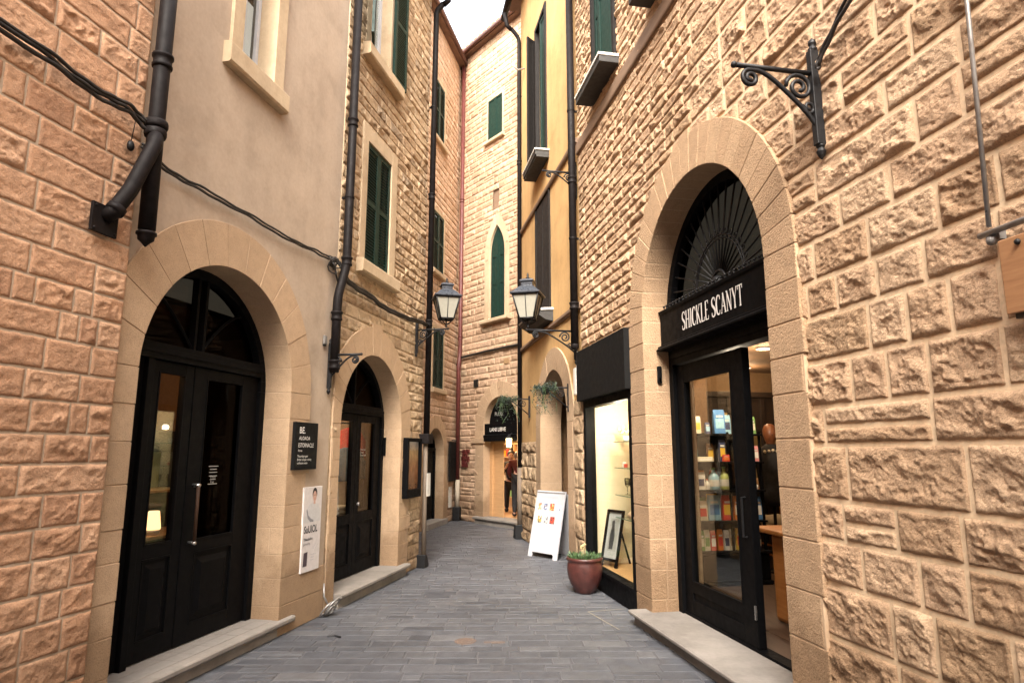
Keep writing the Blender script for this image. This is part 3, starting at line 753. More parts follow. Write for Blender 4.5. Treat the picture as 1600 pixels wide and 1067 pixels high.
fl = MB(); fl.box(LF, C2-.02, C2+.02, 2.17, 2.72, -.31, -.24)
for sg in (-1, 1): fl.tube([LF.p(C2+sg*(.02+.5*t), 2.19+.33*math.sin(t*1.5), -.275) for t in np.linspace(0, 1, 9)], .014, 6)
fan = fl.build('fanlight', M['black'], door)
MB().prism(LF, arch_pts(C2, Z2, R2-.065)[1:-1], -.30, -.295).build('pane', M['glass_dark'], fan)
for q, w in ((1.62, .2), (1.585, .14), (1.55, .22)):
    text(LF, 'Oruanl telo'[:int(w*50)], 7.52, q, -.27, .035, M['text_dim'], door)
# window one: closed louvred shutters
w2 = thing  # placeholder
mb = MB(); mb.box(LF, 6.78, 7.55, 3.84, 5.38, -.20, -.10); win = mb.build('window', M['dark'], sh)
surround(LF, win, 6.66, 7.71, 3.80, 5.56, 6.80, 7.53, 3.845, 5.37, .03, .12)
sill(LF, win, 6.63, 7.75, 3.67, 3.83, .10)
shutter(LF, 6.803, 7.163, 3.85, 5.365, -.025, win); shutter(LF, 7.167, 7.527, 3.85, 5.365, -.025, win)
# window two: open, shutters folded back
mb = MB(); mb.box(LF, 6.78, 6.83, 6.56, 8.35, -.20, -.14); mb.box(LF, 7.34, 7.39, 6.56, 8.35, -.20, -.14); mb.box(LF, 7.06, 7.11, 6.56, 8.35, -.199, -.135); mb.box(LF, 6.83, 7.34, 6.56, 6.62, -.198, -.138)
win = mb.build('window', M['white'], sh)
MB().box(LF, 6.83, 7.34, 6.62, 8.35, -.178, -.172).build('pane', M['glass'], win)
MB().box(LF, 6.80, 7.36, 6.58, 8.35, -.26, -.24).build('curtain', M['offwhite'], win)
surround(LF, win, 6.64, 7.52, 6.54, 8.5, 6.78, 7.39, 6.56, 8.35, .012, .2)
sill(LF, win, 6.56, 7.66, 6.39, 6.55, .12)
shutter(LF, 6.40, 6.76, 6.58, 8.35, .03, win, hinge=6.76, ang=.42)
shutter(LF, 7.42, 7.80, 6.58, 8.35, .03, win, hinge=7.42, ang=.06)
room(sh, LF, 5.9, 8.85, .15, 2.9, -.345, -3.2, M['shop_wall'], M['wood_floor'], M['shop_ceiling'])
light('clothes_shop_lamp', LF.p(7.6, 2.6, -1.2), 80, (1, .66, .36), .15)
# garments
def garment(F, u, n, z, w, h, mat, label, cat='clothing', nm='hanging_jacket', ang=0.):
    loc = F.p(u, z-h, n); t = thing(nm, label, cat, loc)
    G = Frame(F.p(u, 0, n), F.d*math.cos(ang)+F.n*math.sin(ang), F.n*math.cos(ang)-F.d*math.sin(ang))
    mb = MB(); hw = w/2; k = 12
    prof = [(0, z, .045), (hw*.55, z-.02, .05), (hw, z-.07, .045), (hw*.98, z-h*.4, .06), (hw*.92, z-h*.95, .06), (hw*.9, z-h, .05)]
    vs = []; 
    for (a, zz, d) in prof:
        for j in range(k):
            an = 2*PI*j/k; f = 1+.12*math.sin(an*4+zz*30)
            vs.append(G.p(max(a, .03)*math.cos(an), zz, d*math.sin(an)*f))
    fs = [(i*k+j, i*k+(j+1) % k, (i+1)*k+(j+1) % k, (i+1)*k+j) for i in range(len(prof)-1) for j in range(k)]+[tuple(range(k))]
    mb.add(vs, fs).build('body', mat, t, smooth=True)
    for sg in (-1, 1):
        MB().tube([G.p(sg*hw*.85, z-.06, 0), G.p(sg*(hw+.05), z-.20, .02), G.p(sg*(hw+.055), z-.42, .03), G.p(sg*(hw+.04), z-h*.85, .035)], [.05, .048, .042, .038], 8).build('sleeve', mat, t, smooth=True)
    return t
cr = thing('clothes_rail', 'dark metal clothes rail behind the left pane of the second arched door', 'rail', LF.p(8.05, .15, -.9))
mb = MB().tube([LF.p(7.80, 2.0, -.9), LF.p(8.7, 2.0, -.9)], .014, 8)
for u in (7.82, 8.68): mb.tube([LF.p(u, .17, -.9), LF.p(u, 2.0, -.9)], .014, 8); mb.box(LF, u-.2, u+.2, .152, .17, -.93, -.87)
mb.build('rail', M['iron'], cr)
garment(LF, 8.28, -.82, 1.93, .30, .55, M['cloth_red'], 'red garment hanging at the top behind the second arched door', ang=1.2)
garment(LF, 8.16, -.78, 1.66, .34, .45, M['denim'], 'blue denim jacket hanging behind the second arched door', ang=1.0)
garment(LF, 8.46, -.95, 1.40, .36, .65, M['cloth_cream'], 'cream knitted top hanging below the blue denim behind the second arched door', nm='hanging_sweater', ang=.9)
light('garment_lamp', LF.p(7.2, 1.95, -.62), 12, (1, .75, .45), .06)
dp = thing('display_plinth', 'dark low plinth inside the second arched door carrying folded cloth', 'plinth', LF.p(8.1, .152, -.8))
mb = MB().box(LF, 7.75, 8.55, .152, .78, -1.2, -.62); mb.build('body', M['wood_dark'], dp, bevel=.003); MB().box(LF, 7.72, 8.58, .78, .80, -1.22, -.60).build('top', M['wood_dark'], dp)
for k, (mm, lab) in enumerate((('cloth_cream', 'bottom folded cream cloth on the dark plinth'), ('offwhite', 'top folded white cloth on the dark plinth'))):
    tag(MB().box(LF, 7.84+.02*k, 8.2-.02*k, .80+.052*k, .85+.052*k, -1.0, -.70).build('folded_cloth', M[mm], bevel=.02), lab, 'cloth', 'folded cloths in the second shop')

# ================================================================== SET-BACK HOUSE (left, third)
tb = thing('tall_house', 'tall pale set-back house at the left end of the alley with three green shuttered windows', 'house', BF.p(13.7, 0, 0))
C3, Z3, R3 = 13.68, 1.52, .60
cut = lambda u, z: arch_in(u, z, C3, Z3, R3+.1) | rect_in(u, z, 13.1, 13.92, 8.75, 10.35) | rect_in(u, z, 13.2, 14.02, 5.58, 7.1) | rect_in(u, z, 13.33, 14.14, 2.95, 4.38)
rb = random.Random(31)
st = courses(12.0, 15.3, 0, 11.8, lambda z: rb.choice([.14, .16, .175]), lambda z, u: rb.choice([.2, .28, .36, .44]), .03, rb)
mb = stone_wall(BF, st, cut, (9.0, 15.3, 0, 11.8), .028, .016, .013, 1., .004, .07, 51, lambda u, z, k: .3+.6*rb.random())
mb.build('wall', M['stone_far'], tb, smooth=True, recalc=False)
arch_surround(BF, C3, Z3, R3, .88, 0, .02, .22, 11, .25, lambda q, s_, z: .3, seed=12).build('arch_surround', M['ashlar'], tb, bevel=.003)
mb = MB().box(BF, 13.0, 14.4, 0, .12, -.22, .10); mb.build('step', M['step'], tb, bevel=.008)
dr = door_frame(BF, C3, Z3, R3, .12, 1.62, .06, -.28, -.18, .08)
dr.box(BF, 13.14, 14.22, .12, 1.62, -.26, -.22); dr.box(BF, C3-.02, C3+.02, .12, 1.62, -.22, -.20)
for u0, u1 in ((13.2, 13.62), (13.74, 14.16)): dr.box(BF, u0, u1, .3, .75, -.22, -.205); dr.box(BF, u0, u1, .85, 1.5, -.22, -.205)
door = dr.build('door', M['black'], tb, bevel=.003)
MB().prism(BF, arch_pts(C3, Z3, R3-.05)[1:-1], -.25, -.245).build('pane', M['glass_dark'], door)
MB().box(BF, 13.2, 13.3, .25, 1.5, -.203, -.19).build('panel', M['denim'], door, label='blue strip on the dark door')
for (a0, a1, b0, b1) in ((13.13, 13.88, 8.85, 10.32), (13.24, 13.99, 5.66, 7.07), (13.37, 14.11, 3.0, 4.34)):
    win = MB().box(BF, a0, a1, b0, b1, -.2, -.1).build('window', M['dark'], tb)
    surround(BF, win, a0-.08, a1+.08, b0-.02, b1+.1, a0, a1, b0, b1, .018, .1)
    sill(BF, win, a0-.12, a1+.12, b0-.11, b0, .09)
    mid = (a0+a1)/2
    shutter(BF, a0+.004, mid-.002, b0+.01, b1-.005, -.02, win); shutter(BF, mid+.002, a1-.004, b0+.01, b1-.005, -.02, win)
# eaves
mb = MB().prof(BF, [(-.3, 11.82), (.16, 11.80), (.16, 11.88), (-.3, 12.1)], 9, 15.6); mb.build('eaves', M['soffit'], tb)
def tiles(F, u0, u1, z, n_out, parent, rows=3, pitch=.38):
    mb = MB(); u = u0; rt = random.Random(int(u0*10)+5)
    while u < u1:
        for rr in range(rows):
            n = n_out-rr*.36; zz = z+rr*.36*pitch
            pts = [F.p(u+.085*math.cos(a), zz+.02+.055*math.sin(a)+rt.uniform(-.004, .004), n+.02) for a in np.linspace(0, PI, 6)]
            pt2 = [F.p(u+.07*math.cos(a), zz+.02+.045*math.sin(a)+.42*pitch, n-.42) for a in np.linspace(0, PI, 6)]
            mb.add(pts+pt2, [(i, i+1, 7+i, 6+i) for i in range(5)]+[tuple(range(6))], (rt.random(), 1, 0))
        u += .19
    n = rows*.36+.1
    mb.add([F.p(u0-.1, z, n_out), F.p(u1, z, n_out), F.p(u1, z+n*pitch, n_out-n), F.p(u0-.1, z+n*pitch, n_out-n)], [(0, 1, 2, 3)])
    return mb.build('roof', M['roof'], parent)
tiles(BF, 9.1, 15.5, 11.90, .19, tb)
mb = MB().tube([BF.p(9, 11.86, .20), BF.p(15.2, 11.86, .20)], .05, 10); mb.build('gutter', M['gutter'], tb, smooth=True)

# ================================================================== END HOUSE
eh = thing('corner_house', 'pale stone house closing the alley with a pointed green window above a lit arched shop', 'house', EF.p(11.6, 0, 0))
C4, Z4, R4 = 11.53, 2.22, .62
def pointed(u, z, c, w, zb, zs, zt):
    """pointed arch opening"""
    r = ((zt-zs)**2+(w/2)**2)/w
    return (np.abs(u-c) < w/2) & (z > zb) & ((z < zs) | ((((u-(c+w/2-r))**2+(z-zs)**2 < r*r)) & ((u-(c-w/2+r))**2+(z-zs)**2 < r*r)))
cut = lambda u, z: arch_in(u, z, C4, Z4, R4+.1) | rect_in(u, z, 11.47, 12.10, 9.18, 10.33) | rect_in(u, z, 11.6, 11.86, 7.36, 7.86) | pointed(u, z, 11.675, .72, 4.68, 6.2, 7.02)
rb = random.Random(41)
st = courses(8.2, 13.36, 0, 12.0, lambda z: rb.choice([.13, .15, .17]), lambda z, u: rb.choice([.18, .26, .34, .42]), .05, rb)
mb = stone_wall(EF, st, cut, (8.2, 13.36, 0, 12.0), .026, .022, .013, 1.1, .004, .05, 71, lambda u, z, k: (.4+.7*rb.random()) if z < 3.4 else (.3+.55*rb.random()), lambda u, z, k: .8*(rb.random() < .05))
mb.build('wall', M['stone_far'], eh, smooth=True, recalc=False)
arch_surround(EF, C4, Z4, R4, .96, 0, .02, .26, 11, .26, lambda q, s_, z: [.30, .36, .28][q % 3], seed=15).build('arch_surround', M['ashlar'], eh, bevel=.003)
MB().box(EF, 12.10, 12.62, 1.80, 1.92, -.2, .05).build('impost', M['ashlar'], eh, bevel=.003)
mb = MB().prof(EF, [(-.3, .10), (.16, .10), (.175, .12), (.175, .15), (.16, .16), (-.3, .16)], 10.6, 12.36); mb.box(EF, 10.62, 12.33, 0, .10, -.3, .13)
mb.build('step', M['step'], eh, bevel=.003)
# shop front in the arch
fr = MB(); fr.box(EF, 12.05, 12.15, .16, 1.86, -.26, -.16); fr.box(EF, 10.88, 10.96, .16, 1.86, -.26, -.16); fr.box(EF, 10.96, 12.05, 1.80, 1.86, -.26, -.16)
door = fr.build('shop_front', M['wood_light'], eh, bevel=.003)
MB().prism(EF, arch_pts(C4, Z4, R4)[0:], -.22, -.15).build('fanlight', M['black'], door)
text(EF, 'PUDLI', 11.95, 2.42, -.147, .13, M['text_dim'], door, xs=.9)
fs_ = MB().prof(EF, [(-.16, 1.84), (.05, 1.84), (.05, 1.98), (.01, 1.99), (.01, 2.24), (-.16, 2.24)], 10.93, 12.13)
fas = fs_.build('fascia', M['black'], door, bevel=.003)
text(EF, 'LANI LIBVE', 11.93, 2.06, .013, .125, M['text_white'], fas, xs=1.0)
MB().box(EF, 11.70, 12.05, .16, 1.80, -.24, -.21).build('panel', M['wood_light'], door, bevel=.003)
room(eh, EF, 10.2, 14.7, .15, 2.6, -.28, -2.6, M['shop_wall'], M['wood_light'], M['shop_ceiling'])
light('end_shop_lamp', EF.p(11.6, 2.4, -.9), 45, (1, .62, .30), .2); light('end_shop_lamp', EF.p(13.2, 2.3, -1.2), 190, (1, .62, .30), .2)
# windows
win = MB().box(EF, 11.48, 12.09, 9.2, 10.31, -.2, -.1).build('window', M['dark'], eh)
for a, b_ in ((11.49, 11.782), (11.788, 12.08)):
    shutter(EF, a, b_, 9.22, 10.30, -.03, win, slats=False, fr=.04, mid=False)
surround(EF, win, 11.44, 12.13, 9.2, 10.36, 11.49, 12.08, 9.21, 10.30, .012, .1)
sill(EF, win, 11.38, 12.17, 9.12, 9.20, .09)
MB().box(EF, 11.56, 11.90, 7.32, 7.90, -.12, -.03).build('niche', M['beam'], eh)
# pointed window
def pointed_pts(c, w, zb, zs, zt, k=10):
    r = ((zt-zs)**2+(w/2)**2)/w; out = [(c-w/2, zb), (c+w/2, zb)]
    a1 = math.asin(min(1, (zt-zs)/r))
    out += [(c+w/2-r+r*math.cos(a1*i/k), zs+r*math.sin(a1*i/k)) for i in range(k+1)]
    out += [(c-w/2+r-r*math.cos(a1*i/k), zs+r*math.sin(a1*i/k)) for i in range(k-1, -1, -1)]
    return out
ip = pointed_pts(11.675, .60, 4.70, 6.25, 6.95); op = pointed_pts(11.675, .98, 4.66, 6.25, 7.25)
win = MB().prism(EF, ip, -.1, -.04).build('window', M['green'], eh, label='dark green pointed shutter with a centre joint')
mb = MB(); mb.box(EF, 11.667, 11.683, 4.72, 6.9, -.04, -.022)
for u0, u1 in ((11.40, 11.46), (11.59, 11.65), (11.70, 11.76), (11.89, 11.95)): mb.box(EF, u0, u1, 4.72, 6.2, -.04, -.022)
for z in (4.72, 5.5, 6.18): mb.box(EF, 11.46, 11.59, z, z+.06, -.04, -.024); mb.box(EF, 11.76, 11.89, z, z+.06, -.04, -.024)
mb.build('shutter', M['green'], win)
mb = MB(); k = len(ip)
vs = [EF.p(u, z, .02) for u, z in op]+[EF.p(u, z, .02) for u, z in ip]+[EF.p(u, z, -.1) for u, z in ip]
mb.add(vs, [(i, (i+1) % k, k+(i+1) % k, k+i) for i in range(1, k)]+[(k+i, k+(i+1) % k, 2*k+(i+1) % k, 2*k+i) for i in range(k)]).build('frame', M['sill'], win)
sill(EF, win, 11.12, 12.22, 4.57, 4.66, .13)
mb = MB().prof(EF, [(-.3, 12.02), (.16, 12.0), (.16, 12.08), (-.3, 12.28)], 8, 13.6); mb.build('eaves', M['soffit'], eh)
tiles(EF, 8.2, 13.5, 12.10, .20, eh)
MB().tube([EF.p(8.2, 12.05, .21), EF.p(13.3, 12.05, .21)], .05, 10).build('gutter', M['gutter'], eh, smooth=True)
mb = MB().box(EF, 12.55, 13.5, 12.9, 12.97, -1.2, -.55); mb.box(EF, 12.7, 13.4, 12.3, 12.9, -1.15, -.6)
mb.build('roof_hatch', flat('slate_blue', (.25, .30, .34)), eh)
MB().box(EF, 11.20, 11.38, 3.56, 3.68, -.02, .03).build('vent', M['wicker'], eh)
MB().box(EF, 12.40, 12.56, 3.12, 3.30, -.02, .035).build('vent', M['iron'], eh)

# ================================================================== YELLOW HOUSE (right, far)
yh = thing('yellow_house', 'ochre yellow plastered house on the right with dark shutters and a stone archway', 'house', RF.p(10.2, 0, 0))
C5, Z5, R5 = 9.75, 2.02, .85
cut = lambda u, z: arch_in(u, z, C5, Z5, R5+.1) | rect_in(u, z, 10.02, 10.80, 6.72, 9.5) | rect_in(u, z, 9.87, 10.85, 3.9, 5.95)
plain_wall(RF, 8.17, 12.27, 0, 11.2, cut, .05, .008, 14).build('wall', M['yellow'], yh, smooth=True, recalc=False)
rb = random.Random(51)
mb = MB()
st = courses(10.98, 12.27, 0, 1.78, lambda z: rb.choice([.20, .235, .25]), lambda z, u: rb.choice([.26, .36, .45]), 0., rb)+courses(8.17, 8.56, 0, 2.3, lambda z: rb.choice([.2, .24]), lambda z, u: rb.choice([.18, .25, .4]), 0., rb)
for ext in ((10.98, 12.27, 0, 1.78), (8.17, 8.56, 0, 2.3)):
    q = stone_wall(RF, [s_ for s_ in st if s_[0] >= ext[0]-.01 and s_[1] <= ext[1]+.01], NC, ext, .02, .03, .014, 1., .006, .06, 81, lambda u, z, k: .6+.5*rb.random(), None, .012)
    off = mb.n; mb.v += q.v; mb.t += q.t
    for f in q.f: mb.f.append((f+off) if isinstance(f, np.ndarray) else [i+off for i in f])
    mb.n += q.n
mb.tint = (.5, 0, 0); mb.box(RF, 12.25, 12.275, 0, 11.2, -3, -.001)
mb.build('plinth', M['stone_left'], yh, smooth=True, recalc=False)
arch_surround(RF, C5, Z5, R5, 1.2, 0, .02, .34, 13, .27, lambda q, s_, z: [.28, .34, .30][q % 3], seed=22, ulim=(8.3, 12.2)).build('arch_surround', M['ashlar'], yh, bevel=.003)
# passage behind the arch
mb = MB(); mb.box(RF, 8.7, 10.8, .02, 3.0, -2.04, -2.0); mb.box(RF, 8.66, 8.7, .02, 3, -2.0, -.34); mb.box(RF, 10.8, 10.84, .02, 3, -2., -.34); mb.box(RF, 8.7, 10.8, 3.0, 3.05, -2., -.34)
mb.build('passage', paint('passage', (.20, .11, .05), .8, .2), yh)
dr = MB(); dr.box(RF, 8.9, 10.6, .02, 2.2, -1.3, -1.24)
for u0 in (9.0, 9.8): dr.box(RF, u0, u0+.7, .2, .9, -1.24, -1.22); dr.box(RF, u0, u0+.7, 1.0, 2.1, -1.24, -1.22)
dr.build('door', wood('door_brown', (.10, .05, .025), (.15, .08, .04)), yh, bevel=.003)
# upper window, left leaf swung out, right leaf ajar
win = MB().box(RF, 10.0, 10.82, 6.70, 9.52, -.16, -.10).build('window', M['dark'], yh)
mb = MB(); mb.box(RF, 9.98, 10.06, 6.72, 9.55, -.05, .03); mb.box(RF, 10.76, 10.84, 6.72, 9.55, -.05, .03); mb.box(RF, 10.06, 10.76, 9.47, 9.55, -.05, .028)
mb.build('frame', M['dark_shutter'], win)
shutter(RF, 10.58, 10.78, 6.74, 9.30, .035, win, slats=False, fr=.05, mat='dark_shutter', hinge=10.78, ang=.9, mid=False)
shutter(RF, 10.06, 10.44, 6.74, 9.46, -.04, win, slats=False, fr=.06, mat='green', hinge=10.06, ang=.06, mid=False)
mb = MB().box(RF, 9.88, 10.92, 6.52, 6.56, 0, .22); mb.box(RF, 9.88, 10.92, 6.56, 6.64, -.02, .24); mb.build('sill', M['slate'], win, bevel=.003)
MB().box(RF, 9.86, 10.94, 6.641, 6.67, -.02, .255).build('sill_top', M['offwhite'], win, bevel=.003)
# lower window, closed
win = MB().box(RF, 9.88, 10.84, 3.9, 5.94, -.2, -.12).build('window', M['dark'], yh)
for a, b_ in ((9.885, 10.358), (10.362, 10.835)): 
    mb = MB(); mb.box(RF, a, b_, 3.92, 5.93, -.04, .0)
    for q in range(5): mb.box(RF, a+.012+q*(b_-a-.02)/5, a+(q+1)*(b_-a-.02)/5, 3.93, 5.92, 0, .014)
    mb.build('shutter', M['dark_shutter'], win, bevel=.003)
mb = MB(); mb.box(RF, 9.83, 9.882, 3.88, 6.0, -.05, .03); mb.box(RF, 10.838, 10.89, 3.88, 6.0, -.05, .03); mb.box(RF, 9.882, 10.838, 5.94, 6.0, -.05, .028); mb.build('frame', M['dark_shutter'], win)
MB().prof(RF, [(-.02, 3.66), (.12, 3.68), (.28, 3.78), (.30, 3.82), (-.02, 3.84)], 9.72, 11.0).build('sill', M['slate'], win, bevel=.003)
MB().prof(RF, [(-.02, 3.845), (.30, 3.822), (.312, 3.84), (.29, 3.86), (-.02, 3.88)], 9.70, 11.02).build('sill_top', M['offwhite'], win)
# string courses
MB().prof(RF, [(-.01, 3.53), (.03, 3.53), (.05, 3.56), (.05, 3.60), (.02, 3.62), (-.01, 3.62)], 8.2, 12.27).build('string_course', M['beam'], yh)
MB().prof(RF, [(-.01, 5.95), (.04, 5.95), (.05, 5.98), (.05, 6.01), (-.01, 6.03)], 8.2, 12.27).build('string_course', M['beam'], yh)
MB().box(RF, 8.1, 12.5, 11.2, 11.32, -3, .32).build('eaves', M['soffit'], yh)

# ================================================================== RIGHT STONE HOUSE
rh = thing('rusticated_house', 'big rock-faced stone house on the right with a tall arched shop entrance', 'house', RF.p(4.5, 0, 0))
C6, Z6, R6 = 4.88, 2.89, 1.08
cut = lambda u, z: arch_in(u, z, C6, Z6, R6+.24) | rect_in(u, z, 6.38, 8.06, -.1, 2.6) | rect_in(u, z, 6.52, 7.34, 6.2, 8.2) | rect_in(u, z, 4.65, 5.42, 6.2, 8.2)
rb = random.Random(61); A = []; B = []; NR = []
z = 0.
while z < 8.6:
    h = rb.choice([.22, .24, .265, .29, .31]) if z < 3 else rb.choice([.20, .22, .245])
    seam = rb.uniform(4.3, 5.2)
    u = 1.0-rb.random()*.3
    while u < seam:
        w = rb.choice([.26, .38, .50, .62, .76, .45]); b_ = u+w
        if seam-b_ < .12: b_ = seam
        b_ = min(b_, seam); a = max(u, 1.0)
        q = rb.random()
        if b_-a > .04:
            if q < .05: A += [(a, b_, z, z+h*.47), (a, b_, z+h*.47, z+h)]
            elif q < .13 and b_-a > .3: A += [(a, (a+b_)/2, z, z+h), ((a+b_)/2, b_, z, z+h)]
            else: A.append((a, b_, z, z+h))
        u = b_
    sub = 2 if h > .2 else 1
    if z < 2.6: sub = 1 if h < .25 else 2
    for k in range(2 if h >= .19 and z > 2.4 else sub):
        nn = 2 if h >= .19 and z > 2.4 else sub
        u = seam
        while u < 8.17:
            w = rb.choice([.18, .26, .34, .42, .30]); b_ = min(u+w, 8.17)
            if 8.17-b_ < .06: b_ = 8.17
            B.append((u, b_, z+k*h/nn, z+(k+1)*h/nn)); u = b_
    u = -1.6
    while u < 1.0:
        w = rb.choice([.4, .55, .65]); NR.append((u, min(u+w, 1.0), z, z+h)); u += w
    z += h
top = z
mb = stone_wall(RF, A, cut, (1.0, 4.75, 0, top), .0088, .023, .027, 1., .008, .05, 101, lambda u, z, k: .6+.55*rb.random(), lambda u, z, k: .5*(rb.random() < .06), .0, .25, .85, .002, .0025, .005, 1.15)
for q in (stone_wall(RF, B, cut, (4.75, 8.17, 0, top), .0145, .022, .016, 1.05, .010, .05, 151, lambda u, z, k: .5+.7*rb.random(), lambda u, z, k: .7*(rb.random() < .08), .0, .3, 1.0, .0, .003, .006),
          stone_wall(RF, NR, cut, (-1.6, 1.0, 0, top), .05, .03, .022, .8, .007, .2, 191)):
    off = mb.n; mb.v += q.v; mb.t += q.t
    for f in q.f: mb.f.append((f+off) if isinstance(f, np.ndarray) else [i+off for i in f])
    mb.n += q.n
us_ = np.linspace(-10, -1.6, 20); zs_ = np.linspace(0, top, 20); U, Z = np.meshgrid(us_, zs_, indexing='ij'); mb.add(RF.P(U, Z, .012).reshape(-1, 3), grid_faces(20, 20), (.5, 1, 0))
mb.build('wall', M['stone_right'], rh, smooth=True, recalc=False)

wf = lambda q, sg, z: (.40-.012) if sg > 0 else [.345, .36, .33, .365, .35][q % 5]
arch_surround(RF, C6, Z6, R6, 1.43, 0, .034, .27, 23, .25, wf, key=True, ulim=(2.9, 6.375), seed=31).build('arch_surround', M['ashlar_right'], rh, bevel=.006)
MB().box(RF, -10, 8.2, top, top+.15, -3, .3).build('roof', M['soffit'], rh)
mb = MB().prof(RF, [(-.40, .085), (.20, .085), (.215, .10), (.215, .118), (.20, .128), (-.40, .128)], 3.55, 6.12); mb.box(RF, 3.57, 6.10, 0, .085, -.4, .16)
mb.build('step', M['step'], rh, bevel=.003)
MB().prof(RF, [(-.02, 5.72), (.042, 5.72), (.048, 5.735), (.048, 5.87), (.042, 5.885), (-.02, 5.885)], 1.0, 8.14).build('string_course', M['beam'], rh)
# upper windows
for (a0, a1) in ((6.50, 7.36), (4.62, 5.44)):
    win = MB().box(RF, a0+.03, a1-.03, 6.2, 8.2, -.2, -.14).build('window', M['dark'], rh)
    mb = MB(); mb.box(RF, a0, a0+.07, 6.2, 8.25, -.14, .05); mb.box(RF, a1-.07, a1, 6.2, 8.25, -.14, .05); mb.build('frame', M['dark_shutter'], win)
    mid = (a0+a1)/2
    shutter(RF, a0+.075, mid-.005, 6.22, 8.2, .02, win, slats=False, fr=.05, hinge=a0+.075, ang=.12)
    shutter(RF, mid+.005, a1-.075, 6.22, 8.2, -.02, win, slats=False, fr=.05)
    mb = MB().box(RF, a0-.06, a1+.06, 6.05, 6.13, -.02, .25); mb.build('sill', M['slate'], win, bevel=.005)
    MB().box(RF, a0-.07, a1+.07, 6.131, 6.165, -.02, .265).build('sill_top', M['offwhite'], win, bevel=.003)

# --- big arched shop door
NFR = -.23
mb = door_frame(RF, C6, Z6, R6, .129, 2.44, .085, -.36, NFR, .16)
mb.box(RF, 3.885, 5.875, .129, .15, -.36, NFR-.02)
door = mb.build('door', M['black'], rh, bevel=.003)
leaf(RF, door, 4.66, 5.87, .152, 2.43, 4.85, 5.72, .43, 2.27, -.33, -.265, panel=False)
# right leaf swung into the shop
Gd = Frame(RF.P(3.90, 0, -.34), -RF.n, RF.d, 1)
leaf(Gd, door, .01, .80, .152, 2.43, .13, .68, .43, 2.27, -.03, .03, panel=False)
MB().box(RF, 4.655, 4.672, .36, .46, -.262, -.25).build('hinge', M['steel'], door)
MB().tube([RF.p(4.735, 1.25, -.265), RF.p(4.735, 1.25, -.235), RF.p(4.735, .95, -.235), RF.p(4.735, .95, -.265)], .010, 8).build('handle', M['iron'], door)
# fascia sign
pr = [(-.23, 2.585), (-.095, 2.585), (-.095, 2.60), (-.115, 2.615), (-.115, 2.63), (-.15, 2.645), (-.15, 2.95), (-.135, 2.96), (-.13, 2.985), (-.23, 2.985)]
fas = MB().prof(RF, pr, 3.82, 5.945).build('fascia', M['black'], door, bevel=.002)
# hand-cut serif letters
def stroke(mb, F, u, z, sc_, pts, w, n):
    P = pts if len(pts) < 3 else [tuple(p) for p in catmull([(a, b_, 0) for a, b_ in pts], 6)]
    P = [(p[0], p[1]) for p in P]; k = len(P)
    ws = w if hasattr(w, '__len__') else [w, w]
    vs = []
    for i, p in enumerate(P):
        a = P[max(i-1, 0)]; b_ = P[min(i+1, k-1)]; d = math.hypot(b_[0]-a[0], b_[1]-a[1]) or 1
        nx, ny = -(b_[1]-a[1])/d, (b_[0]-a[0])/d; t = i/(k-1)*(len(ws)-1); j = min(int(t), len(ws)-2); ww = ws[j]+(ws[j+1]-ws[j])*(t-j)
        for sg in (-1, 1): vs.append(F.p(u+F.rd*sc_*(p[0]+sg*nx*ww/2), z+sc_*(p[1]+sg*ny*ww/2), n))
    mb.add(vs, [(2*i, 2*i+1, 2*i+3, 2*i+2) for i in range(k-1)])
TH, TN = .108, .05
def serif(x, y, w=.2): return ([(x-w/2, y), (x+w/2, y)], .045)
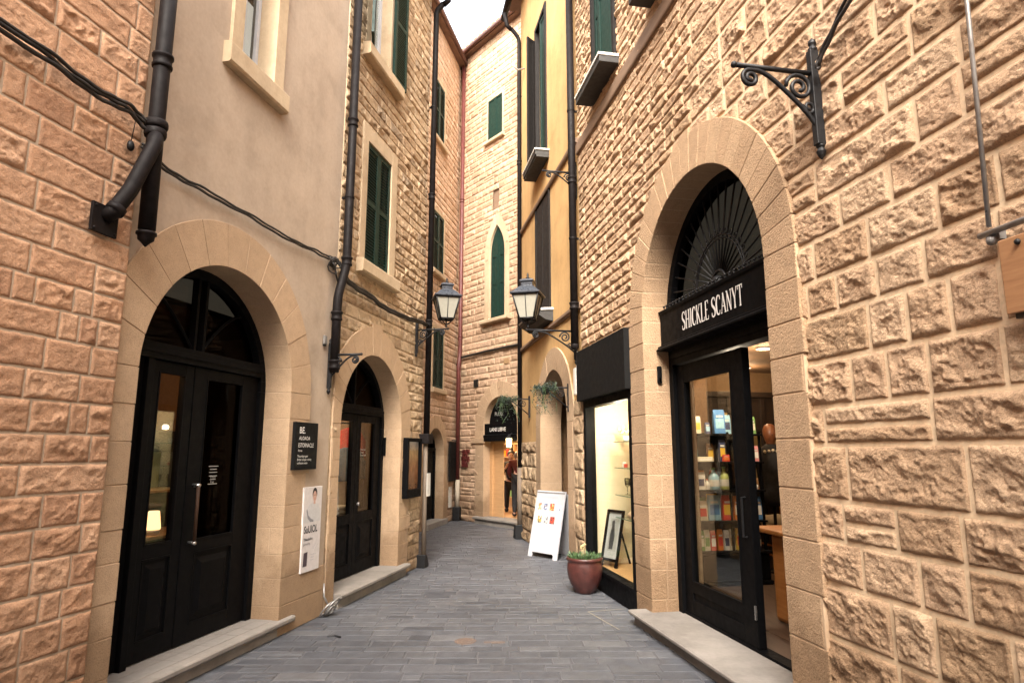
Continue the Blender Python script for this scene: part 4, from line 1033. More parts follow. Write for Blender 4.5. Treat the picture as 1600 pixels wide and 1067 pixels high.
GL = {
 'S': (.50, [([(.43,.80), (.36,.95), (.22,.97), (.07,.84), (.10,.62), (.28,.48), (.43,.32), (.40,.10), (.22,.02), (.08,.07), (.04,.24)], [.05,.06,.08,.12,.15,.14,.10,.06,.05]), ([(.43,.97), (.43,.78)], .04), ([(.04,.03), (.04,.24)], .04)]),
 'H': (.62, [([(.10,0), (.10,1)], TH), ([(.50,0), (.50,1)], TH), ([(.10,.50), (.50,.50)], TN), serif(.10,.02), serif(.10,.98), serif(.50,.02), serif(.50,.98)]),
 'I': (.24, [([(.11,0), (.11,1)], TH), serif(.11,.02), serif(.11,.98)]),
 'C': (.56, [([(.50,.78), (.42,.94), (.28,.97), (.12,.84), (.06,.5), (.12,.16), (.28,.03), (.42,.06), (.50,.22)], [.04,.05,.08,.13,.15,.13,.08,.05,.04]), ([(.50,.96), (.50,.74)], .045)]),
 'K': (.60, [([(.10,0), (.10,1)], TH), ([(.14,.46), (.47,.98)], TN), ([(.22,.56), (.52,.01)], TH), serif(.10,.02), serif(.10,.98), serif(.48,.98,.18), serif(.53,.02,.18)]),
 'L': (.50, [([(.10,0), (.10,1)], TH), ([(.04,.025), (.44,.025)], .05), ([(.43,.0), (.46,.22)], .05), serif(.10,.98)]),
 'E': (.52, [([(.10,0), (.10,1)], TH), ([(.04,.025), (.44,.025)], .05), ([(.04,.975), (.43,.975)], .05), ([(.12,.52), (.34,.52)], .05), ([(.44,.0), (.47,.2)], .045), ([(.42,1.), (.44,.82)], .045)]),
 'A': (.60, [([(.06,.0), (.29,1.)], TN), ([(.27,1.), (.53,.0)], TH), ([(.16,.34), (.42,.34)], .045), serif(.05,.02,.16), serif(.53,.02,.2)]),
 'N': (.64, [([(.10,0), (.10,1)], TN), ([(.08,1.), (.52,.0)], TH), ([(.53,.0), (.53,1)], TN), serif(.10,.02,.18), serif(.07,.98,.16), serif(.53,.98,.18)]),
 'Y': (.56, [([(.04,1.), (.27,.46)], TH), ([(.50,1.), (.28,.46)], TN), ([(.28,.50), (.28,.0)], TH), serif(.06,.98,.18), serif(.50,.98,.16), serif(.28,.02)]),
 'T': (.54, [([(.26,0), (.26,1)], TH), ([(.02,.975), (.50,.975)], .05), ([(.03,1.), (.02,.80)], .045), ([(.49,1.), (.50,.80)], .045), serif(.26,.02)]),
}
mb = MB(); u = 5.45; sz = .168; n = -.148; kk = 0
wd = sum(.30 if ch == ' ' else GL[ch][0] for ch in 'SHICKLE SCANYT')+13*.06
sx = 1.08/wd
for ch in 'SHICKLE SCANYT':
    if ch == ' ': u -= .30*sx; continue
    w, ss = GL[ch]
    for (pts, ww) in ss:
        kk += 1
        # letters a little narrower than tall
        q = [(p[0]*sx/sz, p[1]) for p in pts]
        stroke(mb, RF, u, 2.712, sz, q, ww if hasattr(ww, '__len__') else [ww, ww], n+kk*.00012)
    u -= (w+.06)*sx
mb.build('lettering', paint('sign_letter', (.60, .57, .54), .5, .05), fas)
# iron grille of the fanlight
mb = MB(); cu, cz = 4.93, 3.00
for i in range(1, 19):
    a = PI*i/19
    lo, hi = .1, 2.
    for _ in range(24):
        q = (lo+hi)/2; x, zz = cu+q*math.cos(a), cz+.02+q*math.sin(a)
        inside = bool(arch_in(np.array([x]), np.array([zz]), C6, Z6, R6-.08)[0])
        lo, hi = (q, hi) if inside else (lo, q)
    mb.tube([RF.p(cu+.12*math.cos(a), cz+.02+.12*math.sin(a), -.26), RF.p(cu+lo*math.cos(a), cz+.02+lo*math.sin(a), -.26)], .0085, 6)
for rr, t in ((.12, .014), (.40, .007), (.43, .007)):
    mb.tube([RF.p(cu+rr*math.cos(a), cz+.02+rr*math.sin(a), -.255) for a in np.linspace(0, PI, 25)], t, 6)
for i in range(17):
    a = PI*(i+.5)/17
    mb.tube([RF.p(cu+.46*math.cos(a)+.022*math.cos(t), cz+.02+.46*math.sin(a)+.022*math.sin(t), -.255) for t in np.linspace(0, 2*PI, 9)[:-1]], .005, 5, True)
mb.ball(RF.p(cu, cz+.04, -.25), .06, 12)
u = 3.86
while u < 5.9:
    mb.tube([RF.p(u+.03*math.cos(t), 3.015+.024*math.sin(t), -.18) for t in np.linspace(0, 2*PI, 10)[:-1]], .006, 5, True)
    mb.ball(RF.p(u+.036, 3.035, -.18), .011, 6); u += .072
mb.box(RF, 3.83, 5.93, 2.986, 2.997, -.20, -.16)
fan = mb.build('fanlight', M['iron'], door, smooth=True)
MB().prism(RF, arch_pts(C6, Z6, R6-.08)[1:-1], -.30, -.295).build('pane', M['glass_dark'], fan)

# --- display window
mb = MB(); z0_ = .29
mb.box(RF, 6.37, 6.45, 0.004, 2.25, -.10, .03); mb.box(RF, 7.98, 8.07, 0.004, 2.25, -.10, .03)
mb.box(RF, 6.45, 7.98, 2.16, 2.25, -.10, .028); mb.box(RF, 6.45, 7.98, .004, .20, -.08, .02); mb.box(RF, 6.45, 7.98, .20, .235, -.10, .028)
dw = mb.build('display_window', M['black'], rh, bevel=.003)
MB().box(RF, 6.45, 7.98, .235, 2.16, -.04, -.034).build('pane', M['glass'], dw)
mb = MB().box(RF, 6.33, 8.12, 2.252, 2.90, -.02, .10); mb.build('fascia', M['black_matt'], dw, bevel=.003)
mb = MB(); mb.box(RF, 6.33, 8.10, .0, 2.35, -.64, -.60); mb.box(RF, 8.07, 8.11, 0, 2.35, -.60, -.10); mb.box(RF, 6.33, 6.37, 0, 2.35, -.60, -.10)
mb.build('case_back', M['cream_wall'], dw)
MB().box(RF, 6.37, 8.07, 2.25, 2.30, -.6, -.10).build('case_ceiling', M['cream_wall'], dw)
MB().box(RF, 6.37, 8.07, .0, .215, -.6, -.10).build('case_floor', M['wood_light'], dw)
for u, n in ((7.55, -.32), (7.1, -.32), (6.7, -.32)):
    MB().lathe(RF.p(u, 2.243, n), [(.035, 0), (.04, .004), (.04, .008)], 16).build('downlight', emit('display_glow', (1, .85, .6), 14.), dw)
    light('display_lamp', RF.p(u, 1.95, n+.05), 27, (1, .86, .66), .03)

# ================================================================== INSIDE THE BIG SHOP
FZ = .13
room(rh, RF, 3.3, 9.4, FZ, 2.86, -.66, -4.6, M['shop_wall'], M['wood_floor'], M['shop_ceiling'])
# lobby strip between the door and the room proper
mb = MB(); mb.box(RF, 3.26, 3.30, FZ, 2.86, -.66, -.37); mb.box(RF, 6.30, 6.329, FZ, 2.86, -.66, -.30)
mb.build('lobby_wall', M['ashlar_right'], rh)
MB().box(RF, 3.3, 6.3, FZ-.05, FZ-.002, -.70, -.36).build('lobby_floor', M['wood_floor'], rh)
MB().box(RF, 3.3, 6.3, 2.862, 2.9, -.70, -.36).build('lobby_ceiling', M['shop_ceiling'], rh)
dl_lab = ['round lit ceiling downlight nearest the open shop door', 'round lit ceiling downlight furthest left, seen through the door glass', 'round lit ceiling downlight deepest in the shop']
for i, (u, n) in enumerate(((7.05, -1.98), (8.0, -2.05), (8.75, -2.7))):
    t = thing('downlight', dl_lab[i], 'ceiling light', RF.p(u, 2.84, n), 'downlights in the big shop')
    MB().lathe(RF.p(u, 2.84, n), [(.085, .018), (.10, .012), (.10, .0), (.078, -.004), (.078, .018)], 24).build('rim', M['white'], t, smooth=True)
    MB().lathe(RF.p(u, 2.842, n), [(.076, 0), (.076, .008)], 24).build('diffuser', emit('downlight_glow', (1, .86, .62), 9.), t)
    light('downlight_bulb', RF.p(u, 2.72, n), 20, (1, .66, .36), .08)
light('shop_front_lamp', RF.p(5.6, 2.7, -1.4), 9, (1, .66, .36), .12)
light('shelf_lamp', RF.p(6.4, 2.35, -1.2), 75, (1, .82, .6), .05)
light('shop_back_lamp', RF.p(6.0, 2.6, -3.2), 20, (1, .62, .32), .15)
# dark cabinet on the end wall
cb = thing('wall_cabinet', 'tall dark wooden glazed cabinet at the back of the big shop', 'cabinet', RF.p(9.1, FZ, -2.4))
mb = MB(); mb.box(RF, 8.95, 9.38, FZ, 2.42, -4.2, -.9); mb.box(RF, 8.90, 9.38, 2.42, 2.50, -4.25, -.85)
for n in np.arange(-4.2, -.95, .55): mb.box(RF, 8.92, 8.95, FZ+.02, 2.42, n, n+.07)
for z in (1.0, 1.9): mb.box(RF, 8.925, 8.95, z, z+.06, -4.2, -.9)
mb.build('carcass', M['wood_dark'], cb, bevel=.004)
for k, n in enumerate(np.arange(-4.11, -1.2, .55)):
    MB().box(RF, 8.935, 8.945, 1.08, 1.88, n, n+.44).build('door_panel', flat('olive_panel', (.16, .11, .045), .4), cb)
# free-standing shelf unit
NS0, NS1, US0, US1 = -.97, -1.80, 6.95, 7.35
su = thing('shelf_unit', 'black shelf unit with a rounded base just behind the door glass, stacked with goods', 'shelf', RF.p(7.15, FZ, -1.4))
mb = MB()
mb.box(RF, US0-.03, US1, FZ+.05, .47, NS1, NS0); mb.box(RF, US0-.05, US1+.02, FZ, FZ+.05, NS1-.02, NS0+.02); mb.box(RF, US0-.06, US1+.02, .47, .50, NS1-.03, NS0+.03)
mb.build('base', M['black'], su, bevel=.02)
for n in (NS0-.012, (NS0+NS1)/2, NS1+.012):
    MB().box(RF, US0+.02, US0+.045, .50, 1.83, n-.012, n+.012).build('post', M['black'], su)
    MB().box(RF, US1-.04, US1-.015, .50, 1.83, n-.012, n+.012).build('post', M['black'], su)
SH = [.50, .83, 1.17, 1.49, 1.81]
for z in SH[1:]: MB().box(RF, US0-.03, US1, z-.022, z, NS1, NS0).build('shelf', M['black'], su, bevel=.003)
MB().box(RF, US1, US1+.01, .5, 1.83, NS1, NS0).build('back', M['black_matt'], su)
GZ = Frame(RF.P(US0, 0, 0), RF.n, -RF.d, 1)   # facing the street door: u = along -wall normal, n towards camera
def on_shelf(n): return n
def pack(k, n, sh_, w, h, d, c, c2, label, cat='packet', nm='goods_packet', tilt=0., du=0.):
    """upright pouch or box with a printed panel"""
    z = SH[sh_]+.001; G = Frame(RF.P(US0+.06+du, 0, n), RF.n*math.cos(tilt)+RF.d*math.sin(tilt)*0, -RF.d, 1)
    t = thing(nm, label, cat, G.p(0, z, 0), 'goods on the black shelf unit'); mb = MB()
    vs = [G.p(-w/2, z, -d/2), G.p(w/2, z, -d/2), G.p(w/2, z, d/2), G.p(-w/2, z, d/2),
          G.p(-w*.5, z+h*.8, -d*.35), G.p(w*.5, z+h*.8, -d*.35), G.p(w*.5, z+h*.8, d*.35), G.p(-w*.5, z+h*.8, d*.35),
          G.p(-w*.48, z+h, -d*.1), G.p(w*.48, z+h, -d*.1), G.p(w*.48, z+h, d*.1), G.p(-w*.48, z+h, d*.1)]
    fs = [(0, 1, 2, 3), (8, 9, 10, 11)]+[(a+i, a+(i+1) % 4, a+4+(i+1) % 4, a+4+i) for a in (0, 4) for i in range(4)]
    mb.add(vs, fs).build('body', c, t, bevel=.004)
    y0, y1 = z+h*.22, z+h*.62
    f = lambda zz: d*.5+(d*.35-d*.5)*((zz-z)/(h*.8))+.0015
    MB().add([G.p(-w*.38, y0, f(y0)), G.p(w*.38, y0, f(y0)), G.p(w*.38, y1, f(y1)), G.p(-w*.38, y1, f(y1))], [(0, 1, 2, 3)]).build('print', c2, t)
    y0, y1 = z+h*.68, z+h*.76
    MB().add([G.p(-w*.3, y0, f(y0)), G.p(w*.3, y0, f(y0)), G.p(w*.3, y1, f(y1)), G.p(-w*.3, y1, f(y1))], [(0, 1, 2, 3)]).build('band', M['offwhite'], t)
def bottle(n, sh_, r, h, c, cl, label, nm='bottle', cat='bottle', du=0.):
    z = SH[sh_]+.001; p = RF.p(US0+.07+du, z, n); t = thing(nm, label, cat, p, 'goods on the black shelf unit')
    MB().lathe(p, [(r*.9, 0), (r, .01), (r, h*.55), (r*.8, h*.66), (r*.34, h*.78), (r*.32, h*.92)], 16).build('body', c, t, smooth=True)
    MB().lathe(p, [(r*.38, h*.92), (r*.38, h)], 12).build('cap', cl, t)
    MB().lathe(p, [(r*1.01, h*.16), (r*1.01, h*.46)], 16).build('band', M['offwhite'], t)
f_ = lambda nm, c: flat('p_'+nm, c, .4)
CR, RD, BL, YE, GN, OR, SK, TL, PK, NV, BR, WH = f_('cream', (.62,.56,.42)), f_('red', (.55,.05,.035)), f_('blue', (.09,.22,.45)), f_('yellow', (.68,.42,.04)), f_('green', (.16,.30,.10)), f_('orange', (.62,.20,.04)), f_('sky', (.30,.50,.62)), f_('teal', (.05,.20,.19)), f_('pink', (.6,.25,.25)), f_('navy', (.04,.05,.11)), f_('brown', (.25,.12,.05)), f_('white', (.75,.73,.68))
# topmost shelf
pack(0, -1.03, 4, .07, .20, .05, CR, YE, 'cream pouch at the left end of the topmost shelf')
pack(0, -1.15, 4, .06, .13, .05, NV, SK, 'small navy box between the cream pouch and the blue tin')
pack(0, -1.30, 4, .14, .28, .06, BL, SK, 'large blue box on the topmost shelf behind the glass')
pack(0, -1.60, 4, .15, .16, .06, BR, CR, 'brown box on the topmost shelf right of the door stile')
# second
pack(0, -1.10, 3, .20, .055, .05, CR, WH, 'cream roll lying flat on the second shelf from the top', 'roll', 'paper_roll')
pack(0, -1.32, 3, .08, .25, .05, NV, YE, 'dark pouch with a pale top on the second shelf from the top')
pack(0, -1.345, 3, .085, .08, .03, RD, OR, 'small red box in front of the dark pouch', du=-.04)
pack(0, -1.62, 3, .12, .22, .06, OR, CR, 'orange pouch on the second shelf right of the door stile')
# third
pack(0, -1.02, 2, .14, .20, .03, WH, NV, 'white printed card at the left end of the third shelf', 'card', 'printed_card')
bottle(-1.12, 2, .03, .12, WH, RD, 'tiny white bottle beside the printed card')
bottle(-1.205, 2, .062, .25, SK, GN, 'round pale blue bottle on the third shelf')
bottle(-1.335, 2, .055, .26, f_('lime', (.42,.48,.16)), GN, 'olive green bottle on the third shelf against the stile')
pack(0, -1.60, 2, .13, .18, .06, BR, PK, 'brown bag on the third shelf right of the door stile')
bottle(-1.72, 2, .04, .08, WH, OR, 'squat white jar at the right end of the third shelf', 'jar', 'jar')
# fourth
pack(0, -1.03, 1, .13, .22, .06, CR, RD, 'cream and red box at the left end of the fourth shelf')
pack(0, -1.19, 1, .15, .28, .06, SK, BL, 'tall blue pouch with a yellow top on the fourth shelf', du=.02)
pack(0, -1.20, 1, .13, .29, .03, YE, OR, 'yellow pouch behind the tall blue pouch', du=.08)
pack(0, -1.345, 1, .13, .28, .06, RD, YE, 'red pouch with a yellow panel on the fourth shelf')
pack(0, -1.62, 1, .13, .28, .06, TL, OR, 'teal and orange pouch on the fourth shelf right of the stile')
# bottom
for k, (n, c, c2, lab) in enumerate(((-1.01, GN, CR, 'green packet leaning at the left end of the lowest shelf'), (-1.075, CR, GN, 'cream and green packet second from the left on the lowest shelf'), (-1.15, RD, WH, 'red packet third from the left on the lowest shelf'),
      (-1.235, OR, RD, 'orange packet in the middle of the lowest shelf'), (-1.315, WH, NV, 'white booklet on the lowest shelf'), (-1.385, CR, BR, 'beige booklet against the stile on the lowest shelf'))):
    pack(0, n, 0, .065, .22+.01*(k % 2), .05, c, c2, lab)
for n, c, cl, lab in ((-1.56, NV, WH, 'dark bottle at the left on the lowest shelf right of the stile'), (-1.64, RD, NV, 'red bottle in the middle on the lowest shelf right of the stile'), (-1.72, NV, RD, 'dark bottle with a red cap at the right end of the lowest shelf')):
    bottle(n, 0, .032, .24, c, cl, lab)
pack(0, -1.42, 4, .10, .22, .05, SK, NV, 'pale blue packet beside the large blue box on the topmost shelf', du=.05)
pack(0, -1.72, 4, .08, .20, .05, GN, CR, 'green packet at the right end of the topmost shelf')
pack(0, -1.02, 3, .08, .18, .05, TL, CR, 'teal packet at the left end of the second shelf', du=.10)
pack(0, -1.22, 3, .08, .21, .05, BR, YE, 'brown packet behind the cream roll', du=.10)
pack(0, -1.74, 3, .08, .18, .05, PK, WH, 'pink packet at the right end of the second shelf')
pack(0, -1.10, 2, .09, .22, .05, OR, CR, 'orange packet behind the tiny white bottle', du=.12)
pack(0, -1.27, 2, .09, .22, .05, RD, CR, 'red packet standing behind the two round bottles', du=.14)
pack(0, -1.11, 1, .08, .25, .05, GN, YE, 'green pouch behind the cream and red box', du=.12)
pack(0, -1.73, 1, .09, .26, .06, BL, WH, 'blue pouch at the right end of the fourth shelf')
pack(0, -1.47, 1, .09, .27, .06, OR, WH, 'orange pouch hidden half behind the door stile on the fourth shelf')
pack(0, -1.47, 0, .08, .24, .06, YE, RD, 'yellow packet half behind the door stile on the lowest shelf')
# counter
ct = thing('counter', 'orange brown wooden counter at the right of the open shop door', 'counter', RF.p(4.6, FZ, -1.2))
MB().box(RF, 4.1, 5.50, FZ, .885, -1.6, -.93).build('body', M['wood_orange'], ct, bevel=.04)
MB().box(RF, 4.05, 5.66, .888, .925, -1.65, -.82).build('top', M['wood_orange'], ct, bevel=.01)
# chair with cloth behind it
chr_ = thing('wooden_chair', 'orange wooden chair with a bent back behind the counter end', 'chair', RF.p(7.9, FZ, -2.55))
for du in (-.2, .2):
    for dn in (-.2, .2):
        top_ = 1.02 if du > 0 else .58
        MB().tube([RF.p(7.9+du, FZ, -2.55+dn), RF.p(7.9+du*.95, .55, -2.55+dn*.95)]+([RF.p(7.9+du*1.1, top_, -2.55+dn*.9)] if du > 0 else []), .02, 8).build('leg', M['wood_orange'], chr_)
MB().box(RF, 7.68, 8.12, .56, .60, -2.78, -2.32).build('seat', M['wood_orange'], chr_, bevel=.01)
mb = MB().tube([RF.p(8.12, .95, -2.75), RF.p(8.14, 1.10, -2.68), RF.p(8.14, 1.14, -2.55), RF.p(8.14, 1.10, -2.42), RF.p(8.12, .95, -2.35)], .018, 8)
for z in (.30, .42): mb.tube([RF.p(7.7, z, -2.36), RF.p(8.1, z, -2.36)], .012, 8); mb.tube([RF.p(7.7, z, -2.74), RF.p(7.7, z, -2.36)], .012, 8)
mb.build('backrest', M['wood_orange'], chr_, smooth=True)
def cushion(u, z, n, a, b_, h, mat, lab, nm='cushion', cat='cushion'):
    mb = MB(); k = 24; rings = 9; vs = []
    for i in range(rings):
        t = -1+2*i/(rings-1)
        for j in range(k):
            an = 2*PI*j/k; e = .45; rr = (1-abs(t)**2.6)**.5 if abs(t) < 1 else .05
            x = math.copysign(abs(math.cos(an))**e, math.cos(an))*a*rr; y = math.copysign(abs(math.sin(an))**e, math.sin(an))*b_*rr
            vs.append(RF.p(u+x+.01*math.sin(an*3+i), z+h*(t+1)/2, n+y))
    fs = [(i*k+j, i*k+(j+1) % k, (i+1)*k+(j+1) % k, (i+1)*k+j) for i in range(rings-1) for j in range(k)]+[tuple(range(k)), tuple(range((rings-1)*k, rings*k))]
    return tag(mb.add(vs, fs).build(nm, mat, smooth=True), lab, cat)
cushion(7.88, .60, -2.55, .2, .2, .20, M['cloth_cream'], 'cream cushion lying on the wooden chair')
st_ = thing('side_table', 'dark side table with baskets and cloths deep in the big shop', 'table', RF.p(8.4, FZ, -2.35))
MB().box(RF, 8.25, 8.85, .88, .93, -3.3, -2.0).build('top', M['wood_dark'], st_, bevel=.005)
for du in (8.3, 8.8):
    for dn in (-3.25, -2.05): MB().box(RF, du-.025, du+.025, FZ, .88, dn-.025, dn+.025).build('leg', M['wood_dark'], st_)
bk = RF.p(8.5, .931, -2.55)
mb = MB().lathe(bk, [(.13, 0), (.19, .05), (.22, .14), (.20, .24), (.15, .30)], 24); tag(mb.build('wicker_basket', M['wicker'], smooth=True), 'round bulging wicker basket on the dark side table', 'basket')
cushion(8.5, .931, -2.18, .14, .12, .12, M['cloth_cream'], 'folded pale cloth left of the wicker basket', 'folded_cloth', 'cloth')
cushion(8.52, .931, -3.02, .16, .16, .14, M['offwhite'], 'folded white cloth right of the wicker basket', 'folded_cloth', 'cloth')
pp = MB().box(RF, 8.87, 8.89, 1.62, 2.18, -2.45, -2.27); tag(pp.build('paper_notice', f_('paper', (.55,.42,.20))), 'yellowed paper notice hung on the dark cabinet', 'notice')
# dressed mannequin
mq = thing('mannequin', 'dark-clothed display mannequin with an orange brown head scarf at the back of the shop', 'mannequin', RF.p(7.6, FZ, -2.32))
def ell(F, u, n, prof, k=20):
    mb = MB(); vs = []
    for (z, a, b_, dn) in prof:
        for j in range(k):
            an = 2*PI*j/k; vs.append(F.p(u+a*math.cos(an), z, n+dn+b_*math.sin(an)))
    fs = [(i*k+j, i*k+(j+1) % k, (i+1)*k+(j+1) % k, (i+1)*k+j) for i in range(len(prof)-1) for j in range(k)]+[tuple(range(k)), tuple(range((len(prof)-1)*k, len(prof)*k))]
    return mb.add(vs, fs)
GM = Frame(RF.P(7.6, 0, -2.32), RF.n*.96+RF.d*.28, -RF.d*.96+RF.n*.28, 1)
ell(GM, 0, 0, [(.93, .13, .10, 0), (1.0, .19, .12, 0), (1.15, .17, .11, 0), (1.35, .19, .12, 0), (1.52, .21, .12, 0), (1.60, .20, .10, 0), (1.66, .11, .07, 0), (1.70, .06, .055, 0)]).build('coat', M['cloth_black'], mq, smooth=True)
for sg in (-1, 1): MB().tube([GM.p(sg*.19, 1.58, 0), GM.p(sg*.25, 1.42, .0), GM.p(sg*.26, 1.22, .02), GM.p(sg*.22, 1.02, .08)], [.055, .052, .045, .04], 10).build('sleeve', M['cloth_black'], mq, smooth=True)
ell(GM, 0, 0, [(FZ+.002, .16, .16, 0), (FZ+.02, .16, .16, 0), (FZ+.03, .02, .02, 0), (.95, .02, .02, 0)], 16).build('stand', M['iron'], mq, smooth=True)
ell(GM, 0, 0, [(1.66, .055, .055, 0), (1.72, .05, .05, 0), (1.745, .062, .07, .01), (1.78, .075, .088, .012), (1.83, .085, .10, .008), (1.89, .083, .098, 0), (1.94, .06, .07, -.005), (1.96, .02, .02, -.005)]).build('head_scarf', f_('scarf', (.17,.06,.025)), mq, smooth=True)
mb = ell(GM, 0, .055, [(1.755, .03, .02, 0), (1.78, .048, .035, 0), (1.83, .056, .05, 0), (1.87, .05, .042, 0), (1.89, .03, .02, 0)]); mb.ball(GM.p(0, 1.82, .108), .012, 8)
mb.build('face', f_('clay', (.16,.065,.035)), mq, smooth=True)
mb = MB()
for k in range(5): mb.ball(GM.p(-.10+.05*k, 1.62-.008*abs(k-2), .10), .02, 8)
mb.build('necklace', M['cloth_cream'], mq, smooth=True)

# ================================================================== INSIDE THE DISPLAY WINDOW
for k, (z, lab) in enumerate(((.80, 'lowest glass shelf in the lit display window'), (1.07, 'second glass shelf up in the lit display window'), (1.40, 'third glass shelf up in the lit display window'), (1.72, 'topmost glass shelf in the lit display window'))):
    t = thing('glass_shelf', lab, 'shelf', RF.p(7.2, z, -.45), 'glass shelves in the display window')
    mb = MB().box(RF, 6.5, 7.85, z, z+.010, -.595, -.30); mb.build('pane', M['glass_clear'], t)
    MB().box(RF, 6.5, 7.85, z+.001, z+.009, -.299, -.2955).build('edge', flat('glass_edge', (.10, .22, .18), .2), t)
    for u in (6.9, 7.6): MB().tube([RF.p(u, z-.006, -.599), RF.p(u, z-.006, -.48)], .006, 6).build('bracket', M['steel'], t)
def fl_plant(u, z, n, h, lab):
    t = thing('dried_flowers', lab, 'flowers', RF.p(u, z, n)); p = RF.p(u, z, n)
    MB().lathe(p, [(.03, 0), (.04, .03), (.035, .07)], 14).build('vase', M['offwhite'], t, smooth=True)
    mb = MB(); rt = random.Random(2)
    for k in range(26):
        a = rt.uniform(0, 6.28); e = rt.uniform(.2, 1.3); d = Vector((math.cos(a)*math.cos(e), math.sin(a)*math.cos(e), math.sin(e)))*h*rt.uniform(.5, 1)
        q = Vector(p)+Vector((0, 0, .06)); mb.tube([q, q+d*.6, q+d], .003, 4); mb.ball(q+d, .012, 5)
    mb.build('stems', f_('straw', (.45,.40,.26)), t)
fl_plant(7.72, 1.731, -.42, .14, 'pale dried flowers on the topmost glass shelf')
t = thing('hand_bag', 'dark rounded bag standing on the third glass shelf', 'bag', RF.p(7.55, 1.411, -.45))
ell(RF, 7.52, -.45, [(1.411, .09, .05, 0), (1.46, .10, .055, 0), (1.56, .10, .05, 0), (1.63, .07, .035, 0), (1.65, .03, .02, 0)]).build('body', f_('dark_green', (.05,.06,.05)), t, smooth=True)
MB().tube([RF.p(7.45, 1.60, -.45), RF.p(7.47, 1.68, -.45), RF.p(7.52, 1.70, -.45), RF.p(7.57, 1.68, -.45), RF.p(7.59, 1.60, -.45)], .007, 6).build('strap', M['cloth_black'], t)
for k, (u, c, lab) in enumerate(((7.72, RD, 'small red box left of the dark bag'), (7.78, WH, 'small white box at the left end of the third glass shelf'))):
    tag(MB().box(RF, u-.022, u+.022, 1.411, 1.455+.02*k, -.42, -.38).build('gift_box', c, bevel=.004), lab, 'box')
for u, lab in ((7.74, 'clear stemmed glass at the left on the second glass shelf'), (7.60, 'clear stemmed glass in the middle of the second glass shelf'), (7.46, 'clear stemmed glass at the right on the second glass shelf')):
    tag(MB().lathe(RF.p(u, 1.081, -.42), [(.03, 0), (.005, .008), (.005, .08), (.03, .12), (.035, .17), (.032, .20), (.029, .20), (.031, .17), (.027, .12)], 16).build('wine_glass', glass('stem_glass', (.78, .80, .76), 1.2), smooth=True), lab, 'glass', 'stemmed glasses')
ell(RF, 7.55, -.44, [(.811, .10, .06, 0), (.85, .13, .08, 0), (.88, .10, .06, 0)]).build
tag(ell(RF, 7.58, -.44, [(.811, .09, .06, 0), (.85, .12, .08, 0), (.885, .08, .05, 0)]).build('folded_cloth', f_('peach', (.62,.40,.28)), smooth=True), 'peach folded cloth on the lowest glass shelf', 'cloth')
# framed photograph on an easel, facing down the street
ez = thing('picture_easel', 'black-framed photograph leaning on a black easel in the lit display window', 'picture', RF.p(7.7, .216, -.25))
GE = Frame(RF.P(7.84, 0, -.20), RF.d*.92+RF.n*.38, RF.n*.92-RF.d*.38, 1)
GE.rd = -1
def lean(F, z): return -(z-.24)*.23
def lbox(mb, u0, u1, z0, z1, d0, d1):
    vs = [GE.p(u, z, lean(GE, z)+d) for d in (d0, d1) for z in (z0, z1) for u in (u0, u1)]
    mb.add(vs, [(0,1,3,2), (4,6,7,5), (0,4,5,1), (2,3,7,6), (0,2,6,4), (1,5,7,3)])
hw = .150
mb = MB(); z0, z1 = .285, .885
lbox(mb, -hw, -hw+.03, z0, z1, 0, .03); lbox(mb, hw-.03, hw, z0, z1, 0, .03); lbox(mb, -hw+.03, hw-.03, z0, z0+.03, 0, .03); lbox(mb, -hw+.03, hw-.03, z1-.03, z1, 0, .03)
lbox(mb, -hw, -hw+.035, .22, z0, 0, .03); lbox(mb, hw-.035, hw, .22, z0, 0, .03)
mb.build('frame', M['black'], ez, bevel=.003)
mb = MB(); lbox(mb, -hw+.03, hw-.03, z0+.03, z1-.03, .004, .010); mb.build('mat_board', M['white'], ez)
mb = MB(); lbox(mb, -.075, .075, .40, .78, .010, .012); pic = mb.build('photograph', f_('photo_grey', (.36,.36,.36)), ez)
mb = MB()
for k, pts in enumerate(([(-.02, .42), (.05, .42), (.055, .60), (.03, .72), (-.005, .72), (-.03, .58)], [(.0, .70), (.04, .70), (.045, .75), (.01, .765), (-.01, .74)])):
    mb.add([GE.p(a, z, lean(GE, z)+.0135+.0005*k) for a, z in pts], [tuple(range(len(pts)))])
mb.build('figure', f_('photo_dark', (.05,.05,.055)), ez)
mb = MB().tube([GE.p(.0, .80, lean(GE, .8)-.01), GE.p(.0, .225, -.34)], .014, 6); mb.build('strut', M['black'], ez)
ez['label'] = 'black-framed grey photograph leaning on a black easel in the lit display window'

